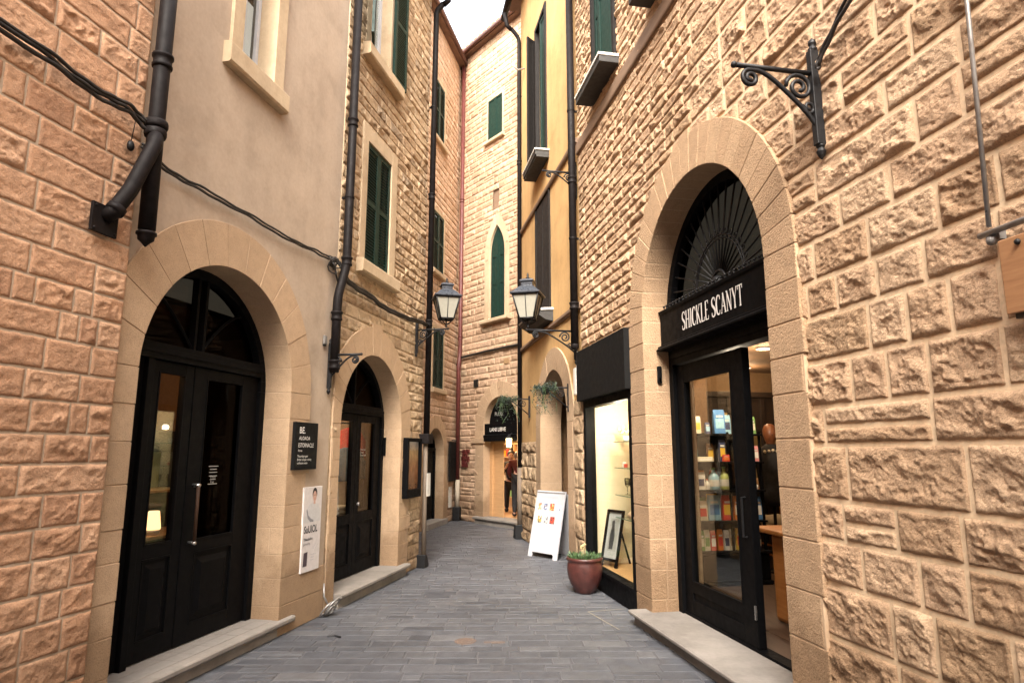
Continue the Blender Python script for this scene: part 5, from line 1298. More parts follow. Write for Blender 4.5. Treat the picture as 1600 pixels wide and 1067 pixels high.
# ================================================================== PEOPLE in the end shop
def skin_mesh(name, joints, edges, radii, mat, parent, root=0, sub=1):
    bm = bmesh.new(); ly = bm.verts.layers.skin.verify(); org = ORG[parent.name]
    vs = [bm.verts.new(Vector(j)-Vector(org)) for j in joints]
    for v, r_ in zip(vs, radii): v[ly].radius = (r_, r_) if not hasattr(r_, '__len__') else r_
    vs[root][ly].use_root = True
    for a, b_ in edges: bm.edges.new((vs[a], vs[b_]))
    me = bpy.data.meshes.new(name); bm.to_mesh(me); bm.free()
    ob = bpy.data.objects.new(name, me); col.objects.link(ob); ob.parent = parent; ORG[ob.name] = org
    me.materials.append(mat)
    s_ = ob.modifiers.new('skin', 'SKIN'); s_.use_smooth_shade = True; q = ob.modifiers.new('sub', 'SUBSURF'); q.levels = q.render_levels = sub
    return ob
def person(label, loc, ang, J, top, legs, hair, cat='person', hat=None):
    """J: joints in the figure's own axes (x right, y forward, z up)"""
    c, s_ = math.cos(ang), math.sin(ang); L = Vector(loc)
    W = lambda p: (L.x+c*p[0]-s_*p[1], L.y+s_*p[0]+c*p[1], L.z+p[2])
    t = thing('person', label, cat, loc)
    names = ['pelvis', 'waist', 'chest', 'neck', 'head', 'crown', 'ls', 'le', 'lw', 'lh', 'rs', 're', 'rw', 'rh', 'lp', 'lk', 'la', 'lt', 'rp', 'rk', 'ra', 'rt']
    rad = dict(pelvis=.115, waist=.10, chest=.115, neck=.05, head=.078, crown=.07, ls=.055, le=.038, lw=.027, lh=.034, rs=.055, re=.038, rw=.027, rh=.034, lp=.085, lk=.055, la=.036, lt=.035, rp=.085, rk=.055, ra=.036, rt=.035)
    ed = [('pelvis','waist'),('waist','chest'),('chest','neck'),('neck','head'),('head','crown'),('chest','ls'),('ls','le'),('le','lw'),('lw','lh'),('chest','rs'),('rs','re'),('re','rw'),('rw','rh'),('pelvis','lp'),('lp','lk'),('lk','la'),('la','lt'),('pelvis','rp'),('rp','rk'),('rk','ra'),('ra','rt')]
    ix = {n_: i for i, n_ in enumerate(names)}
    pts = [W(J[n_]) for n_ in names]; rr = [rad[n_] for n_ in names]; E = [(ix[a], ix[b_]) for a, b_ in ed]
    for h, w in (('lh', 'lw'), ('rh', 'rw')):          # five fingers on each hand
        d = (Vector(pts[ix[h]])-Vector(pts[ix[w]])).normalized(); sd = d.cross(Vector((0, 0, 1))); sd = sd.normalized() if sd.length > .1 else Vector((1, 0, 0))
        for k in range(5):
            o = (k-1.7)*.018; ln = [.05, .075, .085, .078, .055][k]; base = Vector(pts[ix[h]])+sd*o+d*(.02 if k else -.01)
            tip = base+d*ln*.9+sd*(-.03 if k == 0 else 0)+Vector((0, 0, -.02))
            a = len(pts); pts += [tuple(base), tuple((base+tip)/2), tuple(tip)]; rr += [.011, .009, .0075]; E += [(ix[h], a), (a, a+1), (a+1, a+2)]
    skin_mesh('body', pts, E, rr, M['skin'], t, 0, 1)
    sub = lambda ns, ex, nm, mat: skin_mesh(nm, [W(J[n_]) for n_ in ns], [(ns.index(a), ns.index(b_)) for a, b_ in ed if a in ns and b_ in ns], [rad[n_]+ex for n_ in ns], mat, t, 0, 1)
    sub(['pelvis','waist','chest','ls','le','lw','rs','re','rw'], .022, 'jacket', top)
    sub(['pelvis','lp','lk','la','rp','rk','ra'], .018, 'trousers', legs)
    for k in ('l', 'r'):
        a, b_ = Vector(W(J[k+'a'])), Vector(W(J[k+'t'])); MB().tube([a+Vector((0, 0, -.02)), (a+b_)/2, b_], [.05, .052, .035], 8).build('shoe', M['cloth_black'], t, smooth=True)
    h = Vector(W(J['head'])); cr_ = Vector(W(J['crown'])); up = (cr_-h).normalized(); f = Vector((-s_, c, 0)); cen = (h+cr_)/2
    mb = MB(); mb.ball(cen-f*.018+up*.03, .105, 14, (1, 1, 1.05))
    if hair == 'bun': mb.ball(cen-f*.05+up*.14, .055, 10)
    mb.build('hair', M['hair'] if hat is None else hat, t, smooth=True)
    fc = MB(); fc.ball(h+up*.035+f*.03, .082, 14, (.95, .95, 1.25)); fc.ball(h+f*.112+up*.02, .016, 8)
    fc.build('face', M['skin'], t, smooth=True)
    mb = MB(); sdv = Vector((c, s_, 0))
    for sg in (-1, 1): mb.ball(h+f*.098+up*.055+sdv*.03*sg, .011, 8)
    mb.ball(h+f*.10-up*.03, .014, 8, (1.4, .5, .4)); mb.build('features', M['hair'], t, smooth=True)
    return t
stand = dict(pelvis=(0,0,.90), waist=(0,.02,1.08), chest=(0,.05,1.28), neck=(0,.08,1.45), head=(0,.11,1.54), crown=(0,.12,1.63), ls=(-.18,.05,1.38), le=(-.24,.10,1.12), lw=(-.20,.28,1.0), lh=(-.19,.36,1.0), rs=(.18,.05,1.38), re=(.24,.10,1.12), rw=(.20,.28,1.02), rh=(.19,.36,1.03),
             lp=(-.09,0,.86), lk=(-.10,.03,.48), la=(-.10,-.02,.09), lt=(-.11,.12,.04), rp=(.09,0,.86), rk=(.11,.06,.48), ra=(.11,.02,.09), rt=(.12,.16,.04))
bend = dict(stand, waist=(0,.06,1.02), chest=(0,.20,1.16), neck=(0,.33,1.24), head=(0,.41,1.30), crown=(0,.46,1.38), ls=(-.18,.22,1.22), le=(-.22,.28,.96), lw=(-.16,.46,.88), lh=(-.15,.54,.88), rs=(.18,.22,1.22), re=(.22,.28,.96), rw=(.16,.46,.90), rh=(.15,.54,.90))
def face_ang(v): return math.atan2(-v[0], v[1])
pa = EF.p(11.62, .15, -.60)
person('person in a maroon jacket and black trousers leaning forward in the lit end shop doorway', pa, face_ang(EF.d*.8-EF.n*.6), bend, M['maroon'], M['cloth_black'], 'short', hat=f_('cap_grey', (.18,.18,.2)))
sit = dict(stand)
for k in list(sit):
    x, y, z = sit[k]; sit[k] = (x, y, z-.22 if z > .8 else z*.75)
sit.update(rw=(.14,.20,1.05), rh=(.10,.24,1.13), re=(.24,.16,.92))
pb = EF.p(12.86, .15, -1.35)
person('pale-faced person with dark bunned hair facing out behind the maroon-jacketed person', pb, face_ang(-np.array([pb[0], pb[1], 0])), sit, M['cloth_black'], M['cloth_black'], 'bun')
# goods in the end shop
gs = thing('goods_shelf', 'warm lit wooden shelves full of small goods at the back of the end shop', 'shelf', EF.p(13.4, .15, -2.0))
mb = MB(); mb.box(EF, 12.5, 14.5, .15, 2.5, -2.3, -2.26)
for z in (.4, .75, 1.1, 1.45, 1.8, 2.15): mb.box(EF, 12.5, 14.5, z, z+.03, -2.26, -1.95)
for u in (12.5, 13.5, 14.47): mb.box(EF, u, u+.03, .15, 2.5, -2.26, -1.95)
mb.build('frame', M['wood_light'], gs)
rt = random.Random(77); kk = 0
cols_ = [CR, RD, YE, OR, WH, BR, PK, NV, GN]
mats_words = {id(CR): 'cream', id(RD): 'red', id(YE): 'yellow', id(OR): 'orange', id(WH): 'white', id(BR): 'brown', id(PK): 'pink', id(NV): 'dark', id(GN): 'green'}
for z in (.43, .78, 1.13, 1.48, 1.83):
    u = 12.56
    while u < 14.4:
        w = rt.uniform(.07, .13); h = rt.uniform(.12, .26)
        mm = rt.choice(cols_)
        o = MB().box(EF, u, u+w*.9, z+.001, z+h, -2.15, -2.0).build('goods_box', mm, bevel=.01)
        tag(o, 'small coloured box among the rows of goods on the lit end shop shelves', 'box', 'boxes on the end shop shelves'); u += w+rt.uniform(.03, .09)

# ================================================================== PIPES
def pipe(F, label, pts, r, mat='pipe', collars=(), name='downpipe', clips=(), group=None):
    t = thing(name, label, 'pipe', F.p(*pts[-1])); P = [F.p(*p) for p in pts]
    if len(P) > 2: 
        # soften bends
        Q = [P[0]]
        for i in range(1, len(P)-1):
            a, b_, c = map(Vector, (P[i-1], P[i], P[i+1])); q = min(.10, (a-b_).length*.4, (c-b_).length*.4)
            p0 = b_+(a-b_).normalized()*q; p1 = b_+(c-b_).normalized()*q
            Q += [tuple((1-s_)**2*p0+2*s_*(1-s_)*b_+s_*s_*p1) for s_ in (0, .25, .5, .75, 1)]
        P = Q+[P[-1]]
    MB().tube(P, r, 18).build('pipe', M[mat], t, smooth=True)
    for (u, z, n) in collars:
        mb = MB(); c = F.p(u, z, n)
        mb.lathe(c, [(r*1.02, -.05), (r*1.22, -.045), (r*1.25, -.03), (r*1.12, -.02), (r*1.12, .02), (r*1.3, .028), (r*1.3, .045), (r*1.02, .05)], 20); mb.build('collar', M[mat], t, smooth=True)
    for (u, z, n) in clips:
        mb = MB(); c = F.p(u, z, n); mb.lathe(c, [(r*1.03, -.012), (r*1.13, -.010), (r*1.13, .010), (r*1.03, .012)], 20); mb.box(F, u-.012, u+.012, z-.012, z+.012, -.01, n-r*.9); mb.build('clip', M[mat], t)
    return t
# forked pipe on the brick corner
N0 = .15
fk = pipe(LF, 'thick black downpipe forking at a collar above a pointed stub, on the brick house corner', [(3.36, 5.8, N0), (3.36, 3.72, N0), (3.38, 3.02, N0-.01)], .052, collars=[(3.36, 4.2, N0)])
for z_, s_ in ((3.74, 1.), (3.68, .94)):
    MB().lathe(LF.p(3.36, z_, N0), [(.05, -.03), (.068*s_, -.028), (.073*s_, -.012), (.073*s_, .012), (.068*s_, .026), (.05, .03)], 24).build('collar', M['pipe'], fk, smooth=True)
MB().lathe(LF.p(3.38, 2.98, N0-.01), [(.004, -.075), (.03, -.045), (.048, -.03), (.052, 0), (.062, .005), (.062, .02), (.053, .025)], 20).build('pointed_cap', M['pipe'], fk, smooth=True)
MB().tube([LF.p(3.355, 3.70, N0+.012), LF.p(3.33, 3.58, N0+.03), LF.p(3.20, 3.22, N0+.01), LF.p(3.13, 3.05, N0-.03), LF.p(3.115, 3.01, .075)], .047, 18).build('branch', M['pipe'], fk, smooth=True)
MB().tube([LF.p(3.15, 3.09, N0-.02), LF.p(3.132, 3.05, N0-.03)], .056, 18).build('collar', M['pipe'], fk, smooth=True)
mb = MB().box(LF, 3.01, 3.20, 2.90, 3.08, .075, .095)
for a in (3.03, 3.18):
    for b_ in (2.92, 3.06): mb.ball(LF.p(a, b_, .097), .008, 8)
mb.build('fixing_plate', M['pipe'], fk, bevel=.004)
# second left pipe with an offset
pipe(LF, 'dark downpipe with an offset bend between the plaster house and the stone house', [(6.24, 9.0, .09), (6.24, 3.62, .09), (6.10, 3.22, .075), (6.10, 2.42, .075)], .048, collars=[(6.24, 5.3, .09), (6.24, 3.66, .09), (6.10, 3.02, .075), (6.10, 2.50, .075)], clips=[(6.24, 4.4, .09), (6.24, 7.0, .09)])
# third left pipe
p3_ = pipe(LF, 'long dark downpipe with a hopper box at the corner of the left stone house', [(8.93, 8.82, .22), (8.93, 8.70, .10), (8.93, 1.86, .09)], .045, collars=[(8.93, 5.5, .09), (8.93, 3.5, .09)], clips=[(8.93, 7.0, .09)])
MB().tube([LF.p(8.93, 8.80, .22), LF.p(8.93, 8.86, .30), LF.p(8.93, 9.1, .32)], .045, 14).build('swan_neck', M['pipe'], p3_, smooth=True)
MB().box(LF, 8.83, 9.03, 1.72, 1.86, .01, .16).build('hopper', M['pipe'], p3_, bevel=.008)
MB().tube([LF.p(8.93, 1.74, .08), LF.p(8.95, .16, .08)], .033, 14).build('lower_pipe', M['conduit'] if False else flat('pipe_stone', (.15, .115, .085), .8), p3_, smooth=True)
mb = MB().prism(LF, [(8.86, 0), (9.04, 0), (9.03, .06), (8.97, .17), (8.87, .18)], .0, .13); mb.build('shoe', M['iron'], p3_, bevel=.01)
# red corner pipe
pr_ = pipe(BF, 'dark red downpipe running down the inner corner at the end of the alley', [(15.12, 11.8, .12), (15.12, 4.0, .12), (15.02, 3.7, .12), (15.05, .95, .12)], .05, 'pipe_red', collars=[(15.12, 8.0, .12), (15.12, 4.4, .12)])
MB().tube([BF.p(15.06, .95, .12), BF.p(15.06, .3, .12)], .055, 14).build('lower_pipe', flat('pipe_pale', (.42, .36, .28), .8), pr_, smooth=True)
MB().box(BF, 14.95, 15.17, .005, .32, .03, .21).build('shoe', M['iron'], pr_, bevel=.02)
# right pipes
p4_ = pipe(RF, 'dark downpipe between the yellow house and the right stone house', [(8.17, 8.6, .10), (8.17, 3.02, .10)], .052, collars=[(8.17, 5.35, .10), (8.17, 3.55, .10)], clips=[(8.17, 4.5, .1), (8.17, 6.4, .1)])
MB().lathe(RF.p(8.17, 2.98, .10), [(.03, -.03), (.05, -.01), (.055, .03), (.05, .05)], 18).build('cap', M['pipe'], p4_, smooth=True)
p5_ = pipe(RF, 'slim dark downpipe on the far corner of the yellow house', [(12.21, 10.55, .22), (12.21, 10.35, .055), (12.21, 1.3, .055)], .042, collars=[(12.21, 7.5, .055), (12.21, 4.4, .055)], clips=[(12.21, 6, .055), (12.21, 9, .055)])
MB().tube([RF.p(12.21, 10.53, .22), RF.p(12.21, 10.62, .32), RF.p(12.21, 10.9, .36)], .045, 14).build('swan_neck', M['pipe'], p5_, smooth=True)
MB().tube([RF.p(12.21, 1.31, .055), RF.p(12.21, .22, .055)], .05, 14).build('lower_pipe', flat('pipe_stone', (.15, .115, .085), .8), p5_, smooth=True)
MB().prism(RF, [(12.12, 0), (12.36, 0), (12.34, .1), (12.28, .26), (12.14, .26)], .0, .16).build('shoe', M['iron'], p5_, bevel=.012)
for F, u0, u1, z, lab in ((LF, 8.2, 9.1, 9.16, 'grey eaves gutter above the left downpipe'), (RF, 11.4, 12.5, 10.98, 'grey eaves gutter at the top of the yellow house')):
    mb = MB().tube([F.p(u0, z, .34), F.p(u1, z, .34)], .07, 12); tag(mb.build('gutter', M['pipe'], smooth=True), lab, 'gutter')
# small hook
tag(MB().tube([RF.p(11.9, 9.45, .0), RF.p(11.9, 9.40, .14), RF.p(11.9, 9.48, .24), RF.p(11.9, 9.60, .24)], .018, 8).build('wall_hook', M['conduit'], smooth=True), 'small curled metal hook high on the yellow wall', 'hook')

# ================================================================== CABLES
def cable(F, label, pts, strands=2, r=.011, spread=.018, name='wall_cable', mat='cable', seed=1):
    rt = random.Random(seed); mb = MB()
    for s_ in range(strands):
        oz = (s_-(strands-1)/2)*spread; P = []
        C = catmull(pts, 10)
        ph = rt.uniform(0, 6)
        for i, (u, z, n) in enumerate(C): P.append(F.p(u, z+oz+.006*math.sin(i*.5+ph)+.004*math.sin(i*1.3+ph), n+r+.004*math.sin(i*.8+ph)+.006*s_))
        mb.tube(P, r*(1 if s_ else 1.15), 7)
    return tag(mb.build(name, M[mat], smooth=True), label, 'cable')
cable(LF, 'bundle of black cables sagging across the reddish brick house', [(.2, 3.86, .10), (1.4, 3.77, .10), (2.4, 3.755, .10), (2.9, 3.73, .10), (3.2, 3.75, .10), (3.32, 3.70, .11)], 3, .012, .022, seed=3)
cable(LF, 'pair of black cables running across the plaster wall above the arch', [(3.36, 3.60, .04), (3.7, 3.545, .03), (4.25, 3.57, .02), (5.0, 3.57, .02), (5.7, 3.60, .02), (6.08, 3.63, .03), (6.2, 3.58, .05)], 2, .0095, .022, seed=4)
cable(LF, 'thick wrapped cable crossing the stone house under the closed green window', [(6.2, 3.52, .06), (6.35, 3.46, .05), (6.9, 3.43, .05), (7.5, 3.38, .06), (8.2, 3.42, .06), (8.86, 3.47, .06)], 2, .019, .022, seed=5)
tag(MB().tube([EF.p(13.25, 3.72, .06), EF.p(13.1, 3.90, .05), EF.p(12, 3.93, .05), EF.p(10.6, 3.93, .05), EF.p(9.0, 3.93, .05)], .028, 8).build('wall_cable', M['cable'], smooth=True), 'dark cable running level across the end house', 'cable')
rt = random.Random(9); mb = MB()
for k in range(5):
    u, z = 6.05+rt.uniform(-.05, .06), 3.60+rt.uniform(-.06, .06); q = rt.uniform(.04, .08); e = rt.uniform(.6, 1.6)
    mb.tube([LF.p(u+q*math.cos(t), z+q*e*math.sin(t), .045+.03*math.sin(t*2+k)) for t in np.linspace(0, 2*PI, 14)[:-1]], .0075, 6, True)
mb.tube([LF.p(6.02, 3.62, .05), LF.p(6.06, 3.48, .06), LF.p(6.14, 3.40, .05), LF.p(6.20, 3.42, .05)], .010, 6)
tag(mb.build('cable_tangle', M['cable'], smooth=True), 'tangled black cable loops beside the bent downpipe', 'cable')
mb = MB()
for k in range(4):
    u, n, z = 6.17+rt.uniform(-.03, .05), .10+rt.uniform(-.03, .04), .05+.02*k; q = .05+.015*k
    mb.tube([LF.p(u+q*math.cos(t), .015+max(0, z*(.6+.8*math.sin(t))), n+q*.7*math.sin(t)) for t in np.linspace(0, 2*PI, 14)[:-1]], .009, 6, True)
mb.tube([LF.p(6.2, .30, .02), LF.p(6.18, .18, .04), LF.p(6.2, .06, .1)], .010, 6)
tag(mb.build('cable_tangle', M['conduit'], smooth=True), 'coil of grey wire on the ground at the foot of the plaster house', 'cable')
cable(RF, 'black cable climbing from the near right bracket up the stone wall', [(3.06, 3.82, .06), (3.0, 3.90, .06), (2.7, 4.09, .06), (2.3, 4.27, .06), (1.9, 4.45, .06), (1.2, 4.8, .06)], 2, .010, .02, seed=8)
t = thing('conduit', 'thin grey conduit dropping down the right stone wall to a clamp', 'conduit', RF.p(2.12, 2.48, .06))
MB().tube([RF.p(2.06, 5.2, .055), RF.p(2.10, 3.5, .06), RF.p(2.135, 2.52, .06)], .010, 10).build('upright', M['conduit'], t, smooth=True)
MB().tube([RF.p(2.175, 2.49, .07), RF.p(1.4, 2.50, .07)], .013, 10).build('crosspiece', M['conduit'], t, smooth=True)
mb = MB().ball(RF.p(2.13, 2.46, .06), .022, 10); mb.box(RF, 2.10, 2.16, 2.46, 2.51, .02, .055); mb.build('clamp', M['grey'], t)
MB().box(RF, 1.3, 2.085, 2.135, 2.445, .045, .075).build
t = thing('wood_sign', 'brown wooden board at the right edge below the grey conduit', 'sign', RF.p(1.8, 2.13, .07))
MB().box(RF, 1.45, 2.088, 2.135, 2.44, .05, .085).build('board', M['wood_sign'], t, bevel=.005); MB().box(RF, 1.48, 2.06, 2.115, 2.135, .05, .075).build('batten', M['wood_dark'], t)
MB().ball(RF.p(2.0, 2.41, .09), .012, 8).build('screw', M['iron'], t)

# ================================================================== BRACKETS and LANTERNS
def spiral(cn, cz, r0, r1, a0, turns, k=26):
    return [(cn+(r0+(r1-r0)*i/k)*math.cos(a0+2*PI*turns*i/k), cz+(r0+(r1-r0)*i/k)*math.sin(a0+2*PI*turns*i/k)) for i in range(k+1)]
def bracket(F, u, za, arm, s, label, group='scrolled iron wall brackets', down=None, upf=1., simple=False):
    """scrolled iron bracket standing out of the wall at u; arm top at za; s scales the scrollwork"""
    t = thing('wall_bracket', label, 'bracket', F.p(u, za-.4*s, .02), group)
    Q = lambda n, dz: F.p(u, za+dz, n)
    lo = -.46*s; hi = .15*s*upf
    mb = MB(); mb.box(F, u-.022*s, u+.022*s, za+lo, za+hi, .01, .01+.055*s)
    mb.lathe(F.p(u, za+hi, .01+.022*s), [(.026*s, 0), (.028*s, .015*s), (.016*s, .03*s), (.024*s, .05*s), (.022*s, .065*s), (.006*s, .085*s)], 12)
    mb.lathe(F.p(u, za+lo, .01+.022*s), [(.004*s, -.09*s), (.02*s, -.065*s), (.028*s, -.04*s), (.018*s, -.02*s), (.026*s, -.01*s), (.026*s, 0)], 12)
    mb.build('wall_bar', M['iron'], t, bevel=.004)
    mb = MB().tube([Q(.03, 0), Q(arm, 0)], .0155*max(s, .8), 10); mb.ball(Q(arm, 0), .02*s, 10); mb.build('arm', M['iron'], t, smooth=True)
    mb = MB(); w = .0135*s; a = arm/.53
    br = [(.035*s, -.36*s), (.10*a, -.26*s), (.20*a, -.155*s), (.30*a, -.065*s), (.37*a, -.026*s), (.43*a, -.022*s)]
    pr = [(p[0], p[1]) for p in [(q[0], q[1]) for q in catmull([(x, y, 0) for x, y in br], 6)]]
    sp_ = spiral(.435*a, -.075*s, .056*s, .012*s, PI/2, -1.6)
    mb.tube([Q(x, y) for x, y in pr+sp_[1:]], w, 8)
    mb.tube([Q(x, y) for x, y in spiral(.135*a, -.10*s, .088*min(a, s), .020*s, 0, 1.75)], w*.95, 8)
    mb.tube([Q(x, y) for x, y in spiral(.085*a, -.225*s, .045*s, .010*s, .3, -1.4)], w*.8, 8)
    mb.build('scroll', M['iron'], t, smooth=True)
    return t
bracket(RF, 3.14, 3.845, .56, 1., 'empty scrolled black bracket high on the near right stone wall with a cable behind', upf=1.)
bracket(LF, 6.09, 2.60, .38, .75, 'small empty scrolled bracket below the bent downpipe end beside the second arched door')
bracket(LF, 8.60, 3.335, .50, .72, 'scrolled bracket on the left stone house carrying the left lantern')
bracket(RF, 8.36, 3.235, .72, .85, 'scrolled bracket at the yellow house edge carrying the right lantern')
bracket(RF, 8.25, 5.50, .50, .75, 'empty scrolled bracket high up beside the right downpipe')

def lantern(F, u, z, n, s, label, ang=.3):
    """four-sided street lantern narrowing downward"""
    loc = F.p(u, z, n); t = thing('lantern', label, 'lantern', loc, 'street lanterns on brackets')
    c, s_ = math.cos(ang), math.sin(ang); G = Frame(loc, (c, s_, 0), (s_, -c, 0), 1)
    Wb, Wt, z0, z1 = .105*s, .185*s, .12*s, .46*s
    q = lambda x, y, zz: G.p(x, zz, y)
    cb_, ct_ = [(-Wb, -Wb), (Wb, -Wb), (Wb, Wb), (-Wb, Wb)], [(-Wt, -Wt), (Wt, -Wt), (Wt, Wt), (-Wt, Wt)]
    mb = MB()
    for i in range(4):
        mb.tube([q(*cb_[i], z0), q(*ct_[i], z1)], .013*s, 6)
        j = (i+1) % 4
        mb.tube([q(*cb_[i], z0), q(*cb_[j], z0)], .012*s, 6); mb.tube([q(*ct_[i], z1), q(*ct_[j], z1)], .016*s, 6)
        mb.tube([q((cb_[i][0]+cb_[j][0])/2, (cb_[i][1]+cb_[j][1])/2, z0), q((ct_[i][0]+ct_[j][0])/2, (ct_[i][1]+ct_[j][1])/2, z1)], .006*s, 5)
    mb.build('frame', M['iron'], t, smooth=True)
    for i in range(4):
        j = (i+1) % 4; e = .96
        MB().add([q(cb_[i][0]*e, cb_[i][1]*e, z0), q(cb_[j][0]*e, cb_[j][1]*e, z0), q(ct_[j][0]*e, ct_[j][1]*e, z1), q(ct_[i][0]*e, ct_[i][1]*e, z1)], [(0, 1, 2, 3)]).build('pane', M['lamp_glass'], t)
    mb = MB(); rings = [(Wt*1.16, z1), (Wt*1.18, z1+.02*s), (Wt*.95, z1+.05*s), (Wt*.62, z1+.115*s), (Wt*.46, z1+.135*s), (Wt*.46, z1+.19*s), (Wt*.56, z1+.20*s), (Wt*.56, z1+.22*s), (Wt*.35, z1+.245*s), (Wt*.05, z1+.262*s)]
    vs = []
    for w, zz in rings: vs += [q(-w, -w, zz), q(w, -w, zz), q(w, w, zz), q(-w, w, zz)]
    mb.add(vs, [(4*i+j, 4*i+(j+1) % 4, 4*i+4+(j+1) % 4, 4*i+4+j) for i in range(len(rings)-1) for j in range(4)]+[(0, 1, 2, 3), tuple(range(4*len(rings)-4, 4*len(rings)))]).build('roof', M['lamp_iron'], t, bevel=.004*s)
    MB().lathe(q(0, 0, z1+.255*s), [(.02*s, 0), (.03*s, .015*s), (.012*s, .03*s), (.020*s, .05*s), (.004*s, .09*s)], 10).build('finial', M['iron'], t, smooth=True)
    mb = MB().lathe(q(0, 0, 0), [(.004*s, -.02*s), (.02*s, .0), (.012*s, .02*s), (.012*s, .10*s), (.03*s, .118*s)], 10)
    for i in range(4): mb.tube([q(*cb_[i], z0), q(cb_[i][0]*.55, cb_[i][1]*.55, z0-.055*s), q(0, 0, .03*s)], .008*s, 6)
    mb.build('base', M['iron'], t, smooth=True)
    MB().ball(q(0, 0, z0+.14*s), .05*s, 10).build('bulb', M['white'], t, smooth=True)
    return t
M['lamp_iron'] = paint('lamp_iron', (.035, .04, .05), .3, .35, .3, .1, 40)
lantern(LF, 8.60, 3.37, .47, .90, 'left black four-sided street lantern with cream glass', .25)
lantern(RF, 8.36, 3.27, .70, .95, 'right black four-sided street lantern with white glass', -.25)

# hanging plants on simple brackets
def hang_plant(F, u, z, arm, label, plabel, n0, n1, drop, seed):
    t = thing('plant_bracket', label, 'bracket', F.p(u, z-.3, .02), 'plain plant brackets')
    mb = MB(); mb.box(F, u-.012, u+.012, z-.34, z+.06, .01, .04); mb.build('wall_bar', M['iron'], t)
    MB().tube([F.p(u, z, .03), F.p(u, z, arm)], .011, 8).build('arm', M['iron'], t)
    mb = MB().tube([F.p(u, z-.28, .035), F.p(u, z-.015, arm*.75)], .010, 8)
    mb.tube([F.p(u, z+y, x) for x, y in spiral(.14, -.09, .06, .015, 0, 1.6)], .007, 6); mb.build('scroll', M['iron'], t, smooth=True)
    p = thing('hanging_plant', plabel, 'plant', F.p(u, z-.05, arm*.8), 'plants hanging from brackets'); rt = random.Random(seed)
    mb = MB(); mb.lathe(F.p(u, z-.10, (n0+n1)/2), [(.03, 0), (.05, .03), (.06, .08), (.055, .08)], 14); mb.build('basket', M['iron'], p)
    lf = MB(); stv = MB()
    for k in range(85):
        n = n0+(n1-n0)*rt.random(); uu = u+rt.gauss(0, .07); top_ = z+rt.uniform(-.02, .08); dl = drop*rt.random()**1.4
        pts = [Vector(F.p(u, z-.02, n)), Vector(F.p(uu, top_, n)), Vector(F.p(uu+rt.gauss(0, .05), top_-dl*.6, n+rt.gauss(0, .04))), Vector(F.p(uu+rt.gauss(0, .05), top_-dl, n+rt.gauss(0, .05)))]
        if k % 3 == 0: stv.tube(pts, .003, 4)
        for q in range(12):
            s_ = rt.random(); i = min(int(s_*3), 2); c = pts[i].lerp(pts[i+1], s_*3-i)+Vector((rt.gauss(0, .02), rt.gauss(0, .02), rt.gauss(0, .02)))
            d = Vector((rt.gauss(0, 1), rt.gauss(0, 1), rt.gauss(-.4, .8))).normalized(); w = d.cross(Vector((rt.gauss(0, 1), rt.gauss(0, 1), 1))).normalized(); L_ = rt.uniform(.016, .034)
            lf.add([c, c+d*L_*.5+w*L_*.3, c+d*L_, c+d*L_*.5-w*L_*.3], [(0, 1, 2, 3)])
    lf.build('foliage', M['leaf_grey'], p, recalc=False); stv.build('stems', M['leaf'], p)
hang_plant(RF, 8.80, 2.50, .50, 'plain black plant bracket nearest, beside the archway of the yellow house', 'trailing grey-green plant hanging in front of the yellow house archway', .22, .52, .42, 4)
hang_plant(RF, 11.47, 2.55, .50, 'plain black plant bracket further back on the yellow house', 'bushy grey-green plant hanging in front of the end shop sign', .25, .60, .45, 6)
# lit sconce by the end shop
t = thing('wall_sconce', 'small lit wall lamp under the sign of the end shop', 'lamp', EF.p(11.0, 1.75, .14))
cz_ = EF.p(11.02, 1.70, .16)
MB().lathe(cz_, [(.045, 0), (.055, .03), (.065, .18), (.06, .19)], 14).build('lamp_shade', emit('sconce_glow', (1., .72, .30), 7.), t, smooth=True)
MB().lathe((cz_[0], cz_[1], cz_[2]+.19), [(.09, 0), (.07, .03), (.02, .06), (.01, .09)], 14).build('cap', M['iron'], t, smooth=True)
MB().tube([EF.p(11.02, 1.95, .16), EF.p(11.02, 2.0, .08), EF.p(11.02, 1.95, .02)], .010, 6).build('arm', M['iron'], t)
light('sconce_bulb', EF.p(11.02, 1.66, .30), 6, (1, .68, .3), .05)

# ================================================================== SIGNS ON WALLS
t = thing('wall_plaque', 'black rectangular plaque with white lettering beside the first arched door', 'sign', LF.p(5.67, 1.44, .03))
MB().box(LF, 5.46, 5.87, 1.435, 1.88, .018, .055).build('board', M['black_matt'], t, bevel=.004)
text(LF, 'BE.', 5.52, 1.775, .057, .085, M['text_white'], t, off=.001); text(LF, 'ALOAOA', 5.52, 1.713, .057, .048, M['text_white'], t)
text(LF, 'ESTORNACLE', 5.51, 1.645, .057, .056, M['text_white'], t, xs=.82); text(LF, 'Asnua', 5.51, 1.605, .057, .03, M['text_white'], t)
for q, s_ in ((1.552, 'Thuonlagni gani'), (1.52, 'Britler onopo n tivny'), (1.488, 'unhlosnm nnen')): text(LF, s_, 5.505, q, .057, .030, M['text_white'], t)
t = thing('poster', 'tall white poster of a person in a pale top, hung below the black plaque', 'poster', LF.p(5.88, .48, .03))
MB().box(LF, 5.71, 6.05, .475, 1.265, .012, .034).build('board', flat('poster_white', (.62, .58, .57), .5), t, bevel=.002)
def flatpoly(pts, n, mat, nm): MB().add([LF.p(u, z, n) for u, z in pts], [tuple(range(len(pts)))]).build(nm, mat, t)
def ellp(cu_, cz_, a, b_, k=20): return [(cu_+a*math.cos(2*PI*i/k), cz_+b_*math.sin(2*PI*i/k)) for i in range(k)]
